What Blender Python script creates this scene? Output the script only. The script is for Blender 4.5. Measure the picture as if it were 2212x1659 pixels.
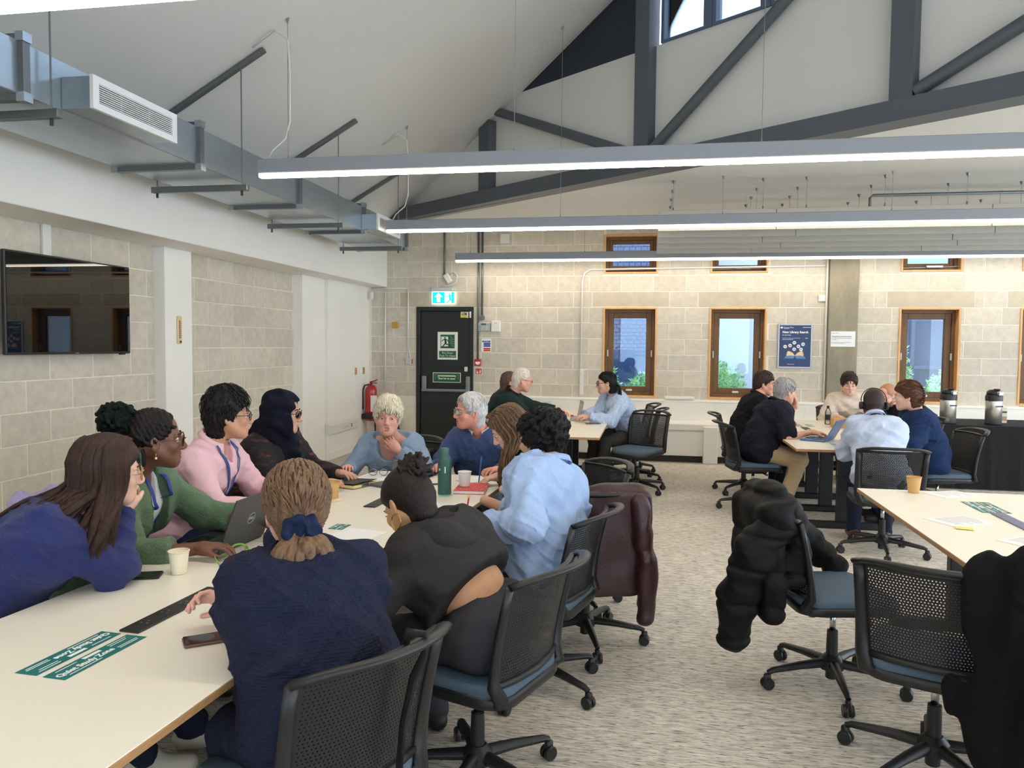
import bpy, bmesh, math, random
import numpy as np
from math import sin, cos, pi, radians, sqrt, atan2
from mathutils import Vector, Matrix
random.seed(7); np.random.seed(7)
for o in list(bpy.data.objects): bpy.data.objects.remove(o)
scene = bpy.context.scene
COL = scene.collection

# ---------------- camera ----------------
FPX, PITCH, YAW, ROLL, EYE = 1662.0, radians(2.93), radians(10.18), radians(-0.565), 1.58
f_ = Vector((-sin(YAW)*cos(PITCH), cos(YAW)*cos(PITCH), -sin(PITCH)))
r_ = Vector((cos(YAW), sin(YAW), 0)); d_ = f_.cross(r_)
cr, sr = cos(ROLL), sin(ROLL)
right_, down_ = cr*r_ + sr*d_, -sr*r_ + cr*d_
cam = bpy.data.cameras.new('camera'); cam.sensor_width = 36; cam.lens = FPX/2212*36; cam.clip_start = .05; cam.clip_end = 300
cam_o = bpy.data.objects.new('camera', cam); COL.objects.link(cam_o)
M = Matrix.Identity(4)
for i in range(3):
    M[i][0] = right_[i]; M[i][1] = -down_[i]; M[i][2] = -f_[i]
M[2][3] = EYE
cam_o.matrix_world = M
scene.camera = cam_o

# ---------------- world, exposure ----------------
w = bpy.data.worlds.new('world'); scene.world = w; w.use_nodes = True
bg = w.node_tree.nodes['Background']; bg.inputs[0].default_value = (.74, .87, 1, 1); bg.inputs[1].default_value = 4.2
vs = scene.view_settings
vs.view_transform = 'Standard'; vs.look = 'None'; vs.exposure = 0.4; vs.gamma = 1; vs.use_curve_mapping = False
scene.cycles.max_bounces = 6; scene.cycles.diffuse_bounces = 4; scene.cycles.transparent_max_bounces = 8; scene.cycles.caustics_reflective = False; scene.cycles.caustics_refractive = False; scene.cycles.use_adaptive_sampling = True; scene.cycles.adaptive_threshold = .1
LAMP = 30.0                                   # linear luminaires, radiance

# ---------------- helpers ----------------
def lin(c):
    return tuple(((v/255)/12.92 if v/255 <= .04045 else ((v/255+.055)/1.055)**2.4) for v in c)
MATS = {}
def mat(name, rgb, rough=.6, metal=0, var=0, scale=8, stretch=(1,1,1), bump=0, bscale=60, rnd=0, emit=0, spec=.5, rgb2=None, detail=4, coat=0, coord='Object', sheen=0, sss=0, alpha=1):
    if name in MATS: return MATS[name]
    m = bpy.data.materials.new(name); m.use_nodes = True; MATS[name] = m
    nt = m.node_tree; b = nt.nodes['Principled BSDF']
    c = lin(rgb); b.inputs['Base Color'].default_value = (*c, 1)
    b.inputs['Roughness'].default_value = rough; b.inputs['Metallic'].default_value = metal
    b.inputs['Specular IOR Level'].default_value = spec
    b.inputs['Coat Weight'].default_value = coat
    if sheen: b.inputs['Sheen Weight'].default_value = sheen; b.inputs['Sheen Roughness'].default_value = .6
    if sss: b.inputs['Subsurface Weight'].default_value = sss; b.inputs['Subsurface Radius'].default_value = (.012,.004,.002); b.inputs['Subsurface Scale'].default_value = 1
    if emit: b.inputs['Emission Color'].default_value = (*c, 1); b.inputs['Emission Strength'].default_value = emit
    if var or rnd or bump or rgb2:
        tc = nt.nodes.new('ShaderNodeTexCoord'); mp = nt.nodes.new('ShaderNodeMapping'); mp.inputs['Scale'].default_value = stretch
        nt.links.new(tc.outputs[coord], mp.inputs[0])
    col = None
    if var or rgb2:
        n = nt.nodes.new('ShaderNodeTexNoise'); n.inputs['Scale'].default_value = scale; n.inputs['Detail'].default_value = detail; n.inputs['Roughness'].default_value = .6
        nt.links.new(mp.outputs[0], n.inputs[0])
        if rnd:
            oi = nt.nodes.new('ShaderNodeObjectInfo'); n.noise_dimensions = '4D'
            mm = nt.nodes.new('ShaderNodeMath'); mm.operation = 'MULTIPLY'; mm.inputs[1].default_value = 50
            nt.links.new(oi.outputs['Random'], mm.inputs[0]); nt.links.new(mm.outputs[0], n.inputs['W'])
        r = nt.nodes.new('ShaderNodeValToRGB')
        if rgb2: a, z = c, lin(rgb2)
        else: a, z = [v*(1-var) for v in c], [min(1, v*(1+var)) for v in c]
        r.color_ramp.elements[0].position = .3; r.color_ramp.elements[1].position = .7
        r.color_ramp.elements[0].color = (*a, 1); r.color_ramp.elements[1].color = (*z, 1)
        nt.links.new(n.outputs[0], r.inputs[0]); col = r.outputs[0]
    if rnd:
        oi2 = nt.nodes.new('ShaderNodeObjectInfo'); mr = nt.nodes.new('ShaderNodeMapRange')
        mr.inputs[3].default_value = 1-rnd; mr.inputs[4].default_value = 1+rnd
        nt.links.new(oi2.outputs['Random'], mr.inputs[0])
        vm = nt.nodes.new('ShaderNodeVectorMath'); vm.operation = 'SCALE'
        if col: nt.links.new(col, vm.inputs[0])
        else: vm.inputs[0].default_value = c
        nt.links.new(mr.outputs[0], vm.inputs['Scale']); col = vm.outputs[0]
    if col: nt.links.new(col, b.inputs['Base Color'])
    if bump:
        n2 = nt.nodes.new('ShaderNodeTexNoise'); n2.inputs['Scale'].default_value = bscale; n2.inputs['Detail'].default_value = 3
        nt.links.new(mp.outputs[0], n2.inputs[0])
        bp = nt.nodes.new('ShaderNodeBump'); bp.inputs['Strength'].default_value = bump; bp.inputs['Distance'].default_value = .01
        nt.links.new(n2.outputs[0], bp.inputs['Height']); nt.links.new(bp.outputs[0], b.inputs['Normal'])
    return m

def finish(name, me, m, parent=None, smooth=False):
    o = bpy.data.objects.new(name, me); COL.objects.link(o)
    if m:
        for k in (m if isinstance(m, (list, tuple)) else [m]): me.materials.append(k)
    if parent: o.parent = parent
    if smooth: me.polygons.foreach_set('use_smooth', [True]*len(me.polygons))
    return o

class MB:
    """collects shapes for ONE mesh object"""
    def __init__(s): s.v, s.f, s.mi = [], [], []
    def add(s, vs, fs, mi=0):
        n = len(s.v); s.v += [tuple(v) for v in vs]; s.f += [tuple(i+n for i in f) for f in fs]; s.mi += [mi]*len(fs); return s
    def box(s, lo, hi, T=None, mi=0):
        x0,y0,z0 = lo; x1,y1,z1 = hi
        vs = [Vector(p) for p in ((x0,y0,z0),(x1,y0,z0),(x1,y1,z0),(x0,y1,z0),(x0,y0,z1),(x1,y0,z1),(x1,y1,z1),(x0,y1,z1))]
        if T: vs = [T @ v for v in vs]
        return s.add(vs, [(3,2,1,0),(4,5,6,7),(0,1,5,4),(1,2,6,5),(2,3,7,6),(3,0,4,7)], mi)
    def cbox(s, lo, hi, c, T=None, mi=0):
        """chamfered box"""
        lo, hi = Vector(lo), Vector(hi); c = min(c, *(0.49*(hi[i]-lo[i]) for i in range(3)))
        bm = bmesh.new(); bmesh.ops.create_cube(bm, size=1)
        for v in bm.verts: v.co = Vector([(lo[i]+hi[i])/2 + v.co[i]*(hi[i]-lo[i]) for i in range(3)])
        bmesh.ops.bevel(bm, geom=bm.edges[:], offset=c, segments=2 if c > .012 else 1, affect='EDGES', profile=.5)
        bm.verts.index_update()
        vs = [T @ v.co if T else v.co.copy() for v in bm.verts]; fs = [[v.index for v in f.verts] for f in bm.faces]; bm.free()
        return s.add(vs, fs, mi)
    def prism(s, pts, z0, z1, T=None, mi=0):
        """polygon pts (x,y) extruded along z"""
        n = len(pts); vs = [Vector((p[0],p[1],z0)) for p in pts] + [Vector((p[0],p[1],z1)) for p in pts]
        if T: vs = [T @ v for v in vs]
        return s.add(vs, [tuple(range(n))[::-1], tuple(range(n,2*n))] + [(i,(i+1)%n,n+(i+1)%n,n+i) for i in range(n)], mi)
    def cyl(s, a, b, r, r2=None, n=12, mi=0):
        return s.tube([a, b], [r, r if r2 is None else r2], n, mi=mi)
    def tube(s, pts, r, n=8, flat=None, up=None, mi=0, closed=False):
        """tube along pts, radius r (number or list); flat=(a,b) scales of the cross-section"""
        P = [Vector(p) for p in pts]; m = len(P); R = r if isinstance(r, (list, tuple)) else [r]*m
        fa, fb = flat or (1, 1); vs, fs = [], []; prev = None
        for i in range(m):
            if closed: t = P[(i+1) % m]-P[i-1]
            else: t = (P[min(i+1, m-1)]-P[max(i-1, 0)])
            t = t.normalized() if t.length > 1e-9 else Vector((0,0,1))
            if prev is None or up is not None:
                u = Vector(up) if up is not None else (Vector((0,0,1)) if abs(t.z) < .9 else Vector((1,0,0)))
            else: u = prev
            a = t.cross(u); a = a.normalized() if a.length > 1e-6 else t.orthogonal().normalized()
            b = a.cross(t).normalized(); prev = b
            for k in range(n):
                q = 2*pi*k/n; vs.append(P[i] + a*(cos(q)*R[i]*fa) + b*(sin(q)*R[i]*fb))
        for i in range(m if closed else m-1):
            j = (i+1) % m
            for k in range(n): fs.append((i*n+k, i*n+(k+1) % n, j*n+(k+1) % n, j*n+k))
        if not closed: fs += [tuple(range(n))[::-1], tuple(range((m-1)*n, m*n))]
        return s.add(vs, fs, mi)
    def lathe(s, prof, c=(0,0,0), n=24, T=None, mi=0):
        vs, fs = [], []; c = Vector(c); m = len(prof)
        for (r, z) in prof:
            for k in range(n):
                q = 2*pi*k/n; v = Vector((r*cos(q), r*sin(q), z)); vs.append((T @ v if T else v) + c)
        for i in range(m-1):
            for k in range(n): fs.append((i*n+k, i*n+(k+1) % n, (i+1)*n+(k+1) % n, (i+1)*n+k))
        fs += [tuple(range(n))[::-1], tuple(range((m-1)*n, m*n))]
        return s.add(vs, fs, mi)
    def grid(s, fn, nu, nv, mi=0, thick=None):
        vs = [fn(i/nu, j/nv) for j in range(nv+1) for i in range(nu+1)]
        return s.add(vs, [(j*(nu+1)+i, j*(nu+1)+i+1, (j+1)*(nu+1)+i+1, (j+1)*(nu+1)+i) for j in range(nv) for i in range(nu)], mi)
    def mesh(s, name):
        me = bpy.data.meshes.new(name); me.from_pydata(s.v, [], s.f)
        if any(s.mi): me.polygons.foreach_set('material_index', s.mi)
        me.update(); return me
    def build(s, name, m, parent=None, smooth=False, angle=None):
        o = finish(name, s.mesh(name), m, parent, smooth)
        if angle:
            o.data.polygons.foreach_set('use_smooth', [True]*len(o.data.polygons)); o.data.set_sharp_from_angle(angle=radians(angle))
        return o

def thing(name, label, cat, loc=(0,0,0), rz=0, group=None):
    o = bpy.data.objects.new(name, None); COL.objects.link(o); o.location = loc; o.rotation_euler = (0,0,rz); o.empty_display_size = .1
    return tag(o, label, cat, group)
def tag(o, label, cat, group=None):
    o['label'] = label; o['category'] = cat
    if group: o['group'] = group
    return o
def struct(o, label=None):
    o['kind'] = 'structure'
    if label: o['label'] = label
    return o
def dup(root, loc, rz, label=None, group=None):
    r = root.copy(); COL.objects.link(r); r.location = loc; r.rotation_euler = (0,0,rz)
    if label: r['label'] = label
    if group: r['group'] = group
    for ch in list(root.children):
        c = ch.copy(); COL.objects.link(c); c.parent = r
        for g in list(ch.children):
            d = g.copy(); COL.objects.link(d); d.parent = c
    return r
def text(name, s, size, T, m, parent=None, bold=0, align='CENTER', depth=.0006):
    cu = bpy.data.curves.new(name, 'FONT'); cu.body = s; cu.size = size; cu.align_x = align; cu.align_y = 'CENTER'; cu.extrude = depth; cu.offset = bold; cu.resolution_u = 2
    t = bpy.data.objects.new(name, cu); COL.objects.link(t)
    me = bpy.data.meshes.new_from_object(t); bpy.data.objects.remove(t); bpy.data.curves.remove(cu)
    me.transform(T); me.materials.clear()
    return finish(name, me, m, parent)
def frame3(o, x, y):
    """matrix with origin o, x axis, y axis (z = x cross y)"""
    x = Vector(x).normalized(); y = Vector(y).normalized(); z = x.cross(y).normalized()
    return Matrix(((x[0],y[0],z[0],o[0]),(x[1],y[1],z[1],o[1]),(x[2],y[2],z[2],o[2]),(0,0,0,1)))
def sub_rects(r, holes):
    out = [r]
    for h in holes:
        nxt = []
        for (a,b,c,d) in out:
            e,f,g,i = h
            if e >= b-1e-6 or f <= a+1e-6 or g >= d-1e-6 or i <= c+1e-6: nxt.append((a,b,c,d)); continue
            if a < e: nxt.append((a,e,c,d))
            if f < b: nxt.append((f,b,c,d))
            a2, b2 = max(a,e), min(b,f)
            if c < g: nxt.append((a2,b2,c,g))
            if i < d: nxt.append((a2,b2,i,d))
        out = nxt
    return out

# ---------------- materials ----------------
white_paint = mat('white paint', (243,240,232), .6, var=.02, scale=2)
ceil_paint = mat('ceiling paint', (222,221,217), .75, var=.015, scale=1.5)
block_m = mat('concrete block', (211,202,185), .9, var=.10, scale=14, bump=.5, bscale=140, rnd=.07, detail=8)
lintel_m = mat('concrete lintel', (198,188,166), .9, var=.10, scale=9, bump=.4, bscale=120, rnd=.05, detail=8)
mortar_m = mat('mortar', (234,226,210), .9, var=.06, scale=12, bump=.3)
pier_m = mat('rough concrete', (150,142,122), .9, var=.2, scale=5, stretch=(1,1,.35), bump=.5, bscale=30, detail=8)
black_plastic = mat('black plastic', (26,27,28), .42, bump=.06, bscale=300)
dark_metal = mat('dark grey steel', (84,90,98), .5, var=.04, scale=3)
galv = mat('galvanised steel', (176,186,194), .33, metal=.85, var=.10, scale=5, stretch=(1,.3,1), bump=.03, bscale=9)
strut_m = mat('strut channel', (120,124,126), .4, metal=.7)
chrome = mat('chrome', (200,202,204), .18, metal=1)
alu = mat('aluminium', (178,182,186), .38, metal=.6)
white_plastic = mat('white plastic', (228,227,220), .4)
oak = mat('pale oak', (222,172,112), .5, var=.16, scale=3, stretch=(9,9,1), detail=6)
darkoak = mat('aged oak', (112,80,46), .5, var=.2, scale=3, stretch=(9,9,1), detail=6)
laminate = mat('white laminate', (240,234,218), .32, var=.01, scale=3)
plyedge = mat('plywood edge', (172,132,88), .55, var=.12, scale=40, stretch=(1,1,6))
paper_m = mat('paper', (240,240,240), .7)
def glass_mat(name, tint, fac=1.0):
    m = bpy.data.materials.new(name); m.use_nodes = True; nt = m.node_tree; nt.nodes.clear()
    out = nt.nodes.new('ShaderNodeOutputMaterial'); mix = nt.nodes.new('ShaderNodeMixShader'); tr = nt.nodes.new('ShaderNodeBsdfTransparent'); gl = nt.nodes.new('ShaderNodeBsdfGlossy')
    fr = nt.nodes.new('ShaderNodeFresnel'); fr.inputs[0].default_value = 1.5; tr.inputs[0].default_value = (*tint, 1); gl.inputs['Roughness'].default_value = .0
    mm = nt.nodes.new('ShaderNodeMath'); mm.operation = 'MULTIPLY'; mm.inputs[1].default_value = fac
    nt.links.new(fr.outputs[0], mm.inputs[0]); nt.links.new(mm.outputs[0], mix.inputs[0]); nt.links.new(tr.outputs[0], mix.inputs[1]); nt.links.new(gl.outputs[0], mix.inputs[2]); nt.links.new(mix.outputs[0], out.inputs[0])
    return m
glass_m = glass_mat('window glass', (.84,.92,1.0), 1.6)
lens_m = glass_mat('spectacle lens', (.96,.97,.97), 1.0)
# ================= STRUCTURE =================
YB = 11.2; XL, XR, YR = -4.42, 9.0, -4.5
# carpet
def carpet():
    m = bpy.data.materials.new('carpet'); m.use_nodes = True; nt = m.node_tree; b = nt.nodes['Principled BSDF']; b.inputs['Roughness'].default_value = .95; b.inputs['Specular IOR Level'].default_value = .1
    tc = nt.nodes.new('ShaderNodeTexCoord')
    def noise(sc, stretch, det=3, rough=.6):
        mp = nt.nodes.new('ShaderNodeMapping'); mp.inputs['Scale'].default_value = stretch; n = nt.nodes.new('ShaderNodeTexNoise'); n.inputs['Scale'].default_value = sc; n.inputs['Detail'].default_value = det; n.inputs['Roughness'].default_value = rough
        nt.links.new(tc.outputs['Object'], mp.inputs[0]); nt.links.new(mp.outputs[0], n.inputs[0]); return n.outputs[0]
    def ramp(s, p0, c0, p1, c1):
        r = nt.nodes.new('ShaderNodeValToRGB'); r.color_ramp.elements[0].position = p0; r.color_ramp.elements[1].position = p1
        r.color_ramp.elements[0].color = (*lin(c0), 1); r.color_ramp.elements[1].color = (*lin(c1), 1); nt.links.new(s, r.inputs[0]); return r.outputs[0]
    base = ramp(noise(30, (.35,1.9,1), 5, .7), .36, (190,182,168), .62, (240,232,218))
    dash = ramp(noise(78, (.24,1.9,1), 2), .34, (48,46,43), .45, (255,255,255))
    big = ramp(noise(1.1, (1,1,1), 2), .3, (225,225,225), .7, (255,255,255))
    def mul(a, c, f):
        x = nt.nodes.new('ShaderNodeMix'); x.data_type = 'RGBA'; x.blend_type = 'MULTIPLY'; x.inputs[0].default_value = f; nt.links.new(a, x.inputs[6]); nt.links.new(c, x.inputs[7]); return x.outputs[2]
    nt.links.new(mul(mul(base, dash, .75), big, .6), b.inputs['Base Color'])
    bp = nt.nodes.new('ShaderNodeBump'); bp.inputs['Strength'].default_value = .5; bp.inputs['Distance'].default_value = .004; nt.links.new(noise(300, (.5,1.3,1), 2), bp.inputs['Height']); nt.links.new(bp.outputs[0], b.inputs['Normal'])
    return m
struct(MB().box((-4.7, YR-.2, -.1), (XR+.2, YB+.3, 0)).build('floor', carpet()))

# ---- back wall with block pieces ----
WX = [(-.685,.082), (.807,1.584), (3.299,4.066), (4.788,5.555), (6.28,7.05), (7.77,8.54)]
LOW, UP = (.84, 2.13), (2.61, 3.17)
DOOR = (-3.483, -2.6, 0, 2.135)
HOLES = [DOOR] + [(a, b, *LOW) for a, b in WX] + [(a, b, *UP) for a, b in WX]
wb = MB()
for (a, b, c, d) in sub_rects((-4.7, XR+.2, -.05, 3.6), HOLES): wb.box((a, YB+.0025, c), (b, YB+.3, d))
wall_back = struct(wb.build('wall_back', mortar_m))
LINT = [(-3.75, -2.37)] + [(a-.16, b+.17) for a, b in WX]
def blocks(parent, courses, z0, dz, L0, L1, mod, off, holes, place, extra=None, gap=.009):
    for k in range(courses):
        z, z2 = z0+k*dz, z0+(k+1)*dz
        lints = extra(z) if extra else []
        x = L0 - mod + ((off + (k % 2)*mod/2) % mod); segs = []
        while x < L1: segs.append((x, x+mod, 0)); x += mod
        cut = []
        for (a, b, _) in segs:
            for r in sub_rects((a, b, z, z2), holes + [(l[0], l[1], z, z2) for l in lints] + [(-99, L0, -9, 9), (L1, 99, -9, 9)]): cut.append((*r, 0))
        for l in lints: cut.append((max(l[0], L0), min(l[1], L1), z, z2, 1))
        for (a, b, c, d, li) in cut:
            if b-a > .05 and d-c > .03 and b-a < 9: place(a+gap/2, b-gap/2, c+gap/2, d-gap/2, li, parent)
def place_back(a, b, c, d, li, parent):
    jx, jz = [random.uniform(-.002, .002) for _ in range(2)]
    MB().cbox((a+jx, YB-.001+random.uniform(0,.0015), c+jz), (b, YB+.03, d), .004).build('block', lintel_m if li else block_m, parent)
blocks(wall_back, 11, .783, .225, -4.2, 6.2, .455, .355, HOLES + [(2.38, 2.77, 0, 4)], place_back, lambda z: LINT if abs(z-2.133) < .02 else [])

# ---- left wall: recessed block bays, white columns, plaster panel ----
wl = struct(MB().box((XL-.3, YR, -.05), (XL, YB+.3, 3.4)).build('wall_left', mortar_m))
def place_left(a, b, c, d, li, parent):
    MB().cbox((XL-.02, a, c+random.uniform(-.002,.002)), (XL+.0025+random.uniform(0,.0015), b, d), .004).build('block', block_m, parent)
blocks(wl, 11, -.095, .23, 2.2, 6.3, .455, .12, [], place_left)
blocks(wl, 11, -.095, .23, 6.69, 9.05, .465, .0, [], place_left)
struct(MB().cbox((XL-.05, 6.28, 0), (-4.30, 6.69, 2.43), .006).build('column', white_paint))
struct(MB().cbox((XL-.05, 9.03, 0), (-4.285, 9.69, 2.43), .006).build('column', white_paint))
struct(MB().box((XL-.05, 9.695, 0), (-4.24, YB+.1, 2.43)).build('wall_panel', white_paint))
struct(MB().cbox((-4.26, 9.7, 0), (-4.215, 11.18, .11), .006).build('baseboard_left', white_paint))
struct(MB().cbox((XL-.25, YR, 2.43), (-3.95, YB+.05, 3.25), .006).build('bulkhead', white_paint))
# ---- right and rear walls (behind / beside the camera) ----
def wall_win(name, T, L, h, wins):
    b = MB(); hs = [(a, a+2.0, .5, 2.7) for a in wins]  # out-of-view windows, enlarged to throw daylight on the left wall
    for (p, q, c, d) in sub_rects((0, L, -.05, h), hs): b.box((p, 0, c), (q, .25, d), T)
    struct(b.build(name, white_paint))
    for i, a in enumerate(wins):
        fr = MB()
        for (lo, hi) in (((a,.06,.5),(a+.07,.16,2.7)), ((a+1.93,.06,.5),(a+2,.16,2.7)), ((a+.07,.06,.5),(a+1.93,.16,.58)), ((a+.07,.06,2.62),(a+1.93,.16,2.7))): fr.box(lo, hi, T)
        wnd = struct(fr.build('window_%d' % (20+i+(10 if name == 'wall_rear' else 0)), oak)); MB().box((a+.06,.1,.57), (a+1.94,.106,2.63), T).build('pane', glass_m, wnd)
wall_win('wall_right', frame3((XR, YB, 0), (0,-1,0), (1,0,0)) @ Matrix.Scale(-1,4,(0,0,1)), YB-YR, 3.3, [5.2, 8, 10.8, 13.2])
RT = Matrix(((1,0,0,XL),(0,-1,0,YR),(0,0,1,0),(0,0,0,1)))
wall_win('wall_rear', RT, XR-XL, 3.3, [.8, 3.3, 5.8, 8.3, 10.8])

# ---- roof: left slope, right slope, flat rear ceiling, gable ----
SL = .565
zc = lambda x: 3.07 + SL*(x+3.95)
TP0 = Vector((-3.37, 10.19, 0)); TD = Vector((.795, -.607, 0)).normalized()
ty = lambda x: 10.19 - (x+3.37)*.607/.795
def slab(name, pts, t, m):
    n = len(pts); vs = [Vector(p) for p in pts] + [Vector(p)+Vector((0,0,t)) for p in pts]
    return struct(MB().add(vs, [tuple(range(n)), tuple(range(n,2*n))[::-1]] + [(i, i+n, (i+1) % n+n, (i+1) % n) for i in range(n)]).build(name, m))
xr = 2.6
slab('ceiling_slope', [(-4.1,YR-.1,zc(-4.1)), (-4.1,ty(-4.1)+.16,zc(-4.1)), (xr,ty(xr)+.16,zc(xr)), (xr,YR-.1,zc(xr))], .12, ceil_paint)
slab('ceiling_slope', [(xr,YR-.1,zc(xr)), (xr,ty(xr)+.16,zc(xr)), (XR+.1,ty(XR)+.16,3.05), (XR+.1,YR-.1,3.05)], .12, ceil_paint)
slab('ceiling', [(-4.1,ty(-4.1)-.1,3.25), (-4.1,YB+.3,3.25), (XR+.2,YB+.3,3.25), (XR+.2,ty(XR)-.1,3.25)], .1, ceil_paint)
slab('wall_gable', [(XL,YR-.1,3.2), (XL,YR-.3,3.2), (XR,YR-.3,3.2), (XR,YR-.1,3.2)], .01, white_paint)
g = MB(); g.prism([(XL-.2,3.2), (XR+.2,3.2), (XR+.2,3.3), (xr,zc(xr)+.1), (XL-.2,3.3)], 0, .1, Matrix(((1,0,0,0),(0,0,-1,YR),(0,1,0,0),(0,0,0,1)))); struct(g.build('wall_gable', white_paint))

# ---- diagonal truss wall ----
TT = frame3(TP0, TD, (0,0,1))            # x = along truss, y = up, z = towards the room
xs = lambda s: TP0.x + TD.x*s
roof = lambda s: zc(xs(s)) if xs(s) < xr else zc(xr) - (xs(s)-xr)*(zc(xr)-3.05)/(XR-xr)
sr = (xr-TP0.x)/TD.x; SE = 15.4
inf = MB()
inf.prism([(-.85,3.26), (SE,3.26), (SE,3.4), (11.6,4.45), (2.2,4.45), (-.85,3.2)], -.12, -.02, TT)
struct(inf.build('wall_truss', ceil_paint))
top = MB(); top.prism([(4.2,5.15), (10.4,5.15), (sr,roof(sr)+.05), (4.2,roof(4.2)+.05)], -.12, -.02, TT); struct(top.build('wall_truss_upper', ceil_paint))
navy_panel = mat('dark blue panel', (40,48,62), .6)
s0 = (4.45-3.398)/(SL*TD.x)
dp = MB(); dp.prism([(s0,4.45), (4.2,4.45), (4.2,roof(4.2)+.1), (s0,4.55)], -.1, -.03, TT); struct(dp.build('wall_dark_panel', navy_panel))
frame_blue = mat('blue grey frame', (84,98,120), .5)
k = 0; s = 4.29
while s < 10:
    h1 = 5.13
    fr = MB(); a, b = s, s+.56
    for (lo, hi) in (((a,4.45,-.1),(a+.035,h1,.0)), ((b-.09,4.45,-.1),(b,h1,.0)), ((a+.035,4.45,-.1),(b-.09,4.475,.0)), ((a+.035,h1-.05,-.1),(b-.09,h1,.0))): fr.box(lo, hi, TT)
    wn = struct(fr.build('window_%d' % (40+k), frame_blue)); MB().box((a+.03,4.47,-.06), (b-.08,h1-.04,-.054), TT).build('pane', glass_m, wn)
    s += .565; k += 1
tr = thing('roof_truss', 'dark grey steel truss crossing the room diagonally under the roof', 'truss')
def tmem(name, a, b, w, d0=-.02, d1=.09):
    a, b = Vector((a[0],a[1],0)), Vector((b[0],b[1],0)); t = (b-a).normalized(); n = Vector((-t.y, t.x, 0))*w/2
    MB().prism([a-n, b-n, b+n, a+n], d0, d1, TT).build(name, dark_metal, tr)
bc = MB(); bc.box((-.42,3.25,-.02), (12.5,3.405,.12), TT); bc.box((-.42,3.245,-.1), (12.5,3.262,.13), TT); bc.build('bottom_chord', dark_metal, tr)
for a in (1.815, 4.145, 6.535, 8.95): tmem('post', (a,3.4), (a, min(roof(a), 5.6)), .165 if a > 2 else .18, -.02, .1)
tmem('post', (-.02,3.36), (-.02,3.47), .1)
def tdiag(a, b, r=.05):
    MB().cyl(TT @ Vector((a[0],a[1],.05)), TT @ Vector((b[0],b[1],.05)), r, n=16).build('diagonal', dark_metal, tr, angle=40)
tdiag((2.0,4.29), (3.98,3.47)); tdiag((4.24,3.45), (6.4,5.02)); tdiag((6.62,3.45), (8.8,4.4)); tdiag((9.05,3.45), (11.2,4.1))

# ---- windows in the back wall ----
def window(n, a, b, c, d, upper):
    y = YB
    fr = MB(); t = .026
    for (lo, hi) in (((a,y-.012,c),(a+t,y+.28,d)), ((b-t,y-.012,c),(b,y+.28,d)), ((a+t,y-.012,d-t),(b-t,y+.28,d)), ((a+t,y-.012,c),(b-t,y+.28,c+t))): fr.cbox(lo, hi, .003)
    wnd = struct(fr.build('window_%d' % n, oak))
    def ring(x0, x1, z0, z1, w, y0, y1, name, m):
        r = MB()
        for (lo, hi) in (((x0,y0,z0),(x0+w,y1,z1)), ((x1-w,y0,z0),(x1,y1,z1)), ((x0+w,y0,z1-w),(x1-w,y1,z1)), ((x0+w,y0,z0),(x1-w,y1,z0+w))): r.cbox(lo, hi, .004)
        return r.build(name, m, wnd)
    a2, b2, c2, d2 = a+t, b-t, c+t, d-t
    ring(a2, b2, c2, d2, .045, y+.1, y+.2, 'jamb_frame', darkoak)
    sx = .1 if not upper else .07
    ring(a2+.045, b2-.045, c2+.045, d2-.045, sx-.02, y+.125, y+.19, 'sash', darkoak)
    MB().box((a2+sx, y+.155, c2+sx), (b2-sx, y+.163, d2-sx)).build('pane', glass_m, wnd)
    if not upper:
        for xx in (a2+.03, b2-.055): MB().cbox((xx,y+.085,1.42),(xx+.022,y+.13,1.52),.005).build('handle', alu, wnd)
        MB().cbox(((a+b)/2-.045,y+.115,c2+.055),((a+b)/2+.045,y+.128,c2+.085),.006).build('latch', white_plastic, wnd)
    else:
        q = MB(); q.cyl((a2, y+.06, c2+.03), (b2, y+.09, c2+.05), .008); q.cbox(((a+b)/2-.05,y+.04,c2+.03),((a+b)/2+.16,y+.08,c2+.065),.006); q.build('actuator', alu, wnd)
for i, (a, b) in enumerate(WX):
    window(i+1, a, b, *LOW, False); window(i+11, a, b, *UP, True)

# ---- concrete pier ----
struct(MB().cbox((2.385, YB-.06, .55), (2.765, YB+.05, 3.25), .008).build('column', pier_m))

# ---- heater casing and dado along the back wall ----
cas = struct(MB().cbox((-2.45, YB-.10, .5), (XR, YB+.02, .80), .006).build('dado_panel', white_paint))
MB().cbox((-2.45, YB-.125, .795), (XR, YB+.02, .825), .006).build('ledge', white_paint, cas)
for x in (.9, 2.1, 3.4): MB().box((x, YB-.103, .51), (x+.004, YB-.099, .79)).build('joint', mortar_m, cas)
hc = struct(MB().cbox((-2.45, 10.62, .44), (XR, YB-.08, .535), .012).build('heater_casing', white_paint))
MB().cbox((-2.44, 10.66, .09), (XR, 10.72, .45), .006).build('front_panel', white_paint, hc)
MB().box((-2.44, 10.70, 0), (XR, YB-.1, .1)).build('plinth', mat('dark plinth', (48,42,40), .7), hc)
for x in (-1.6, .72, 3.1): MB().cbox((x, 10.58, 0), (x+.19, 10.75, .5), .008).build('pilaster', white_paint, hc)
for x in (-.3, 1.9, 4.3): MB().box((x, 10.656, .1), (x+.006, 10.662, .44)).build('joint', mortar_m, hc)
tag(MB().cbox((.2, 11.03, .83), (.62, 11.13, .875), .02).build('trunking_box', white_plastic), 'rounded white plastic box on the ledge between the first two windows', 'box')

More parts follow.
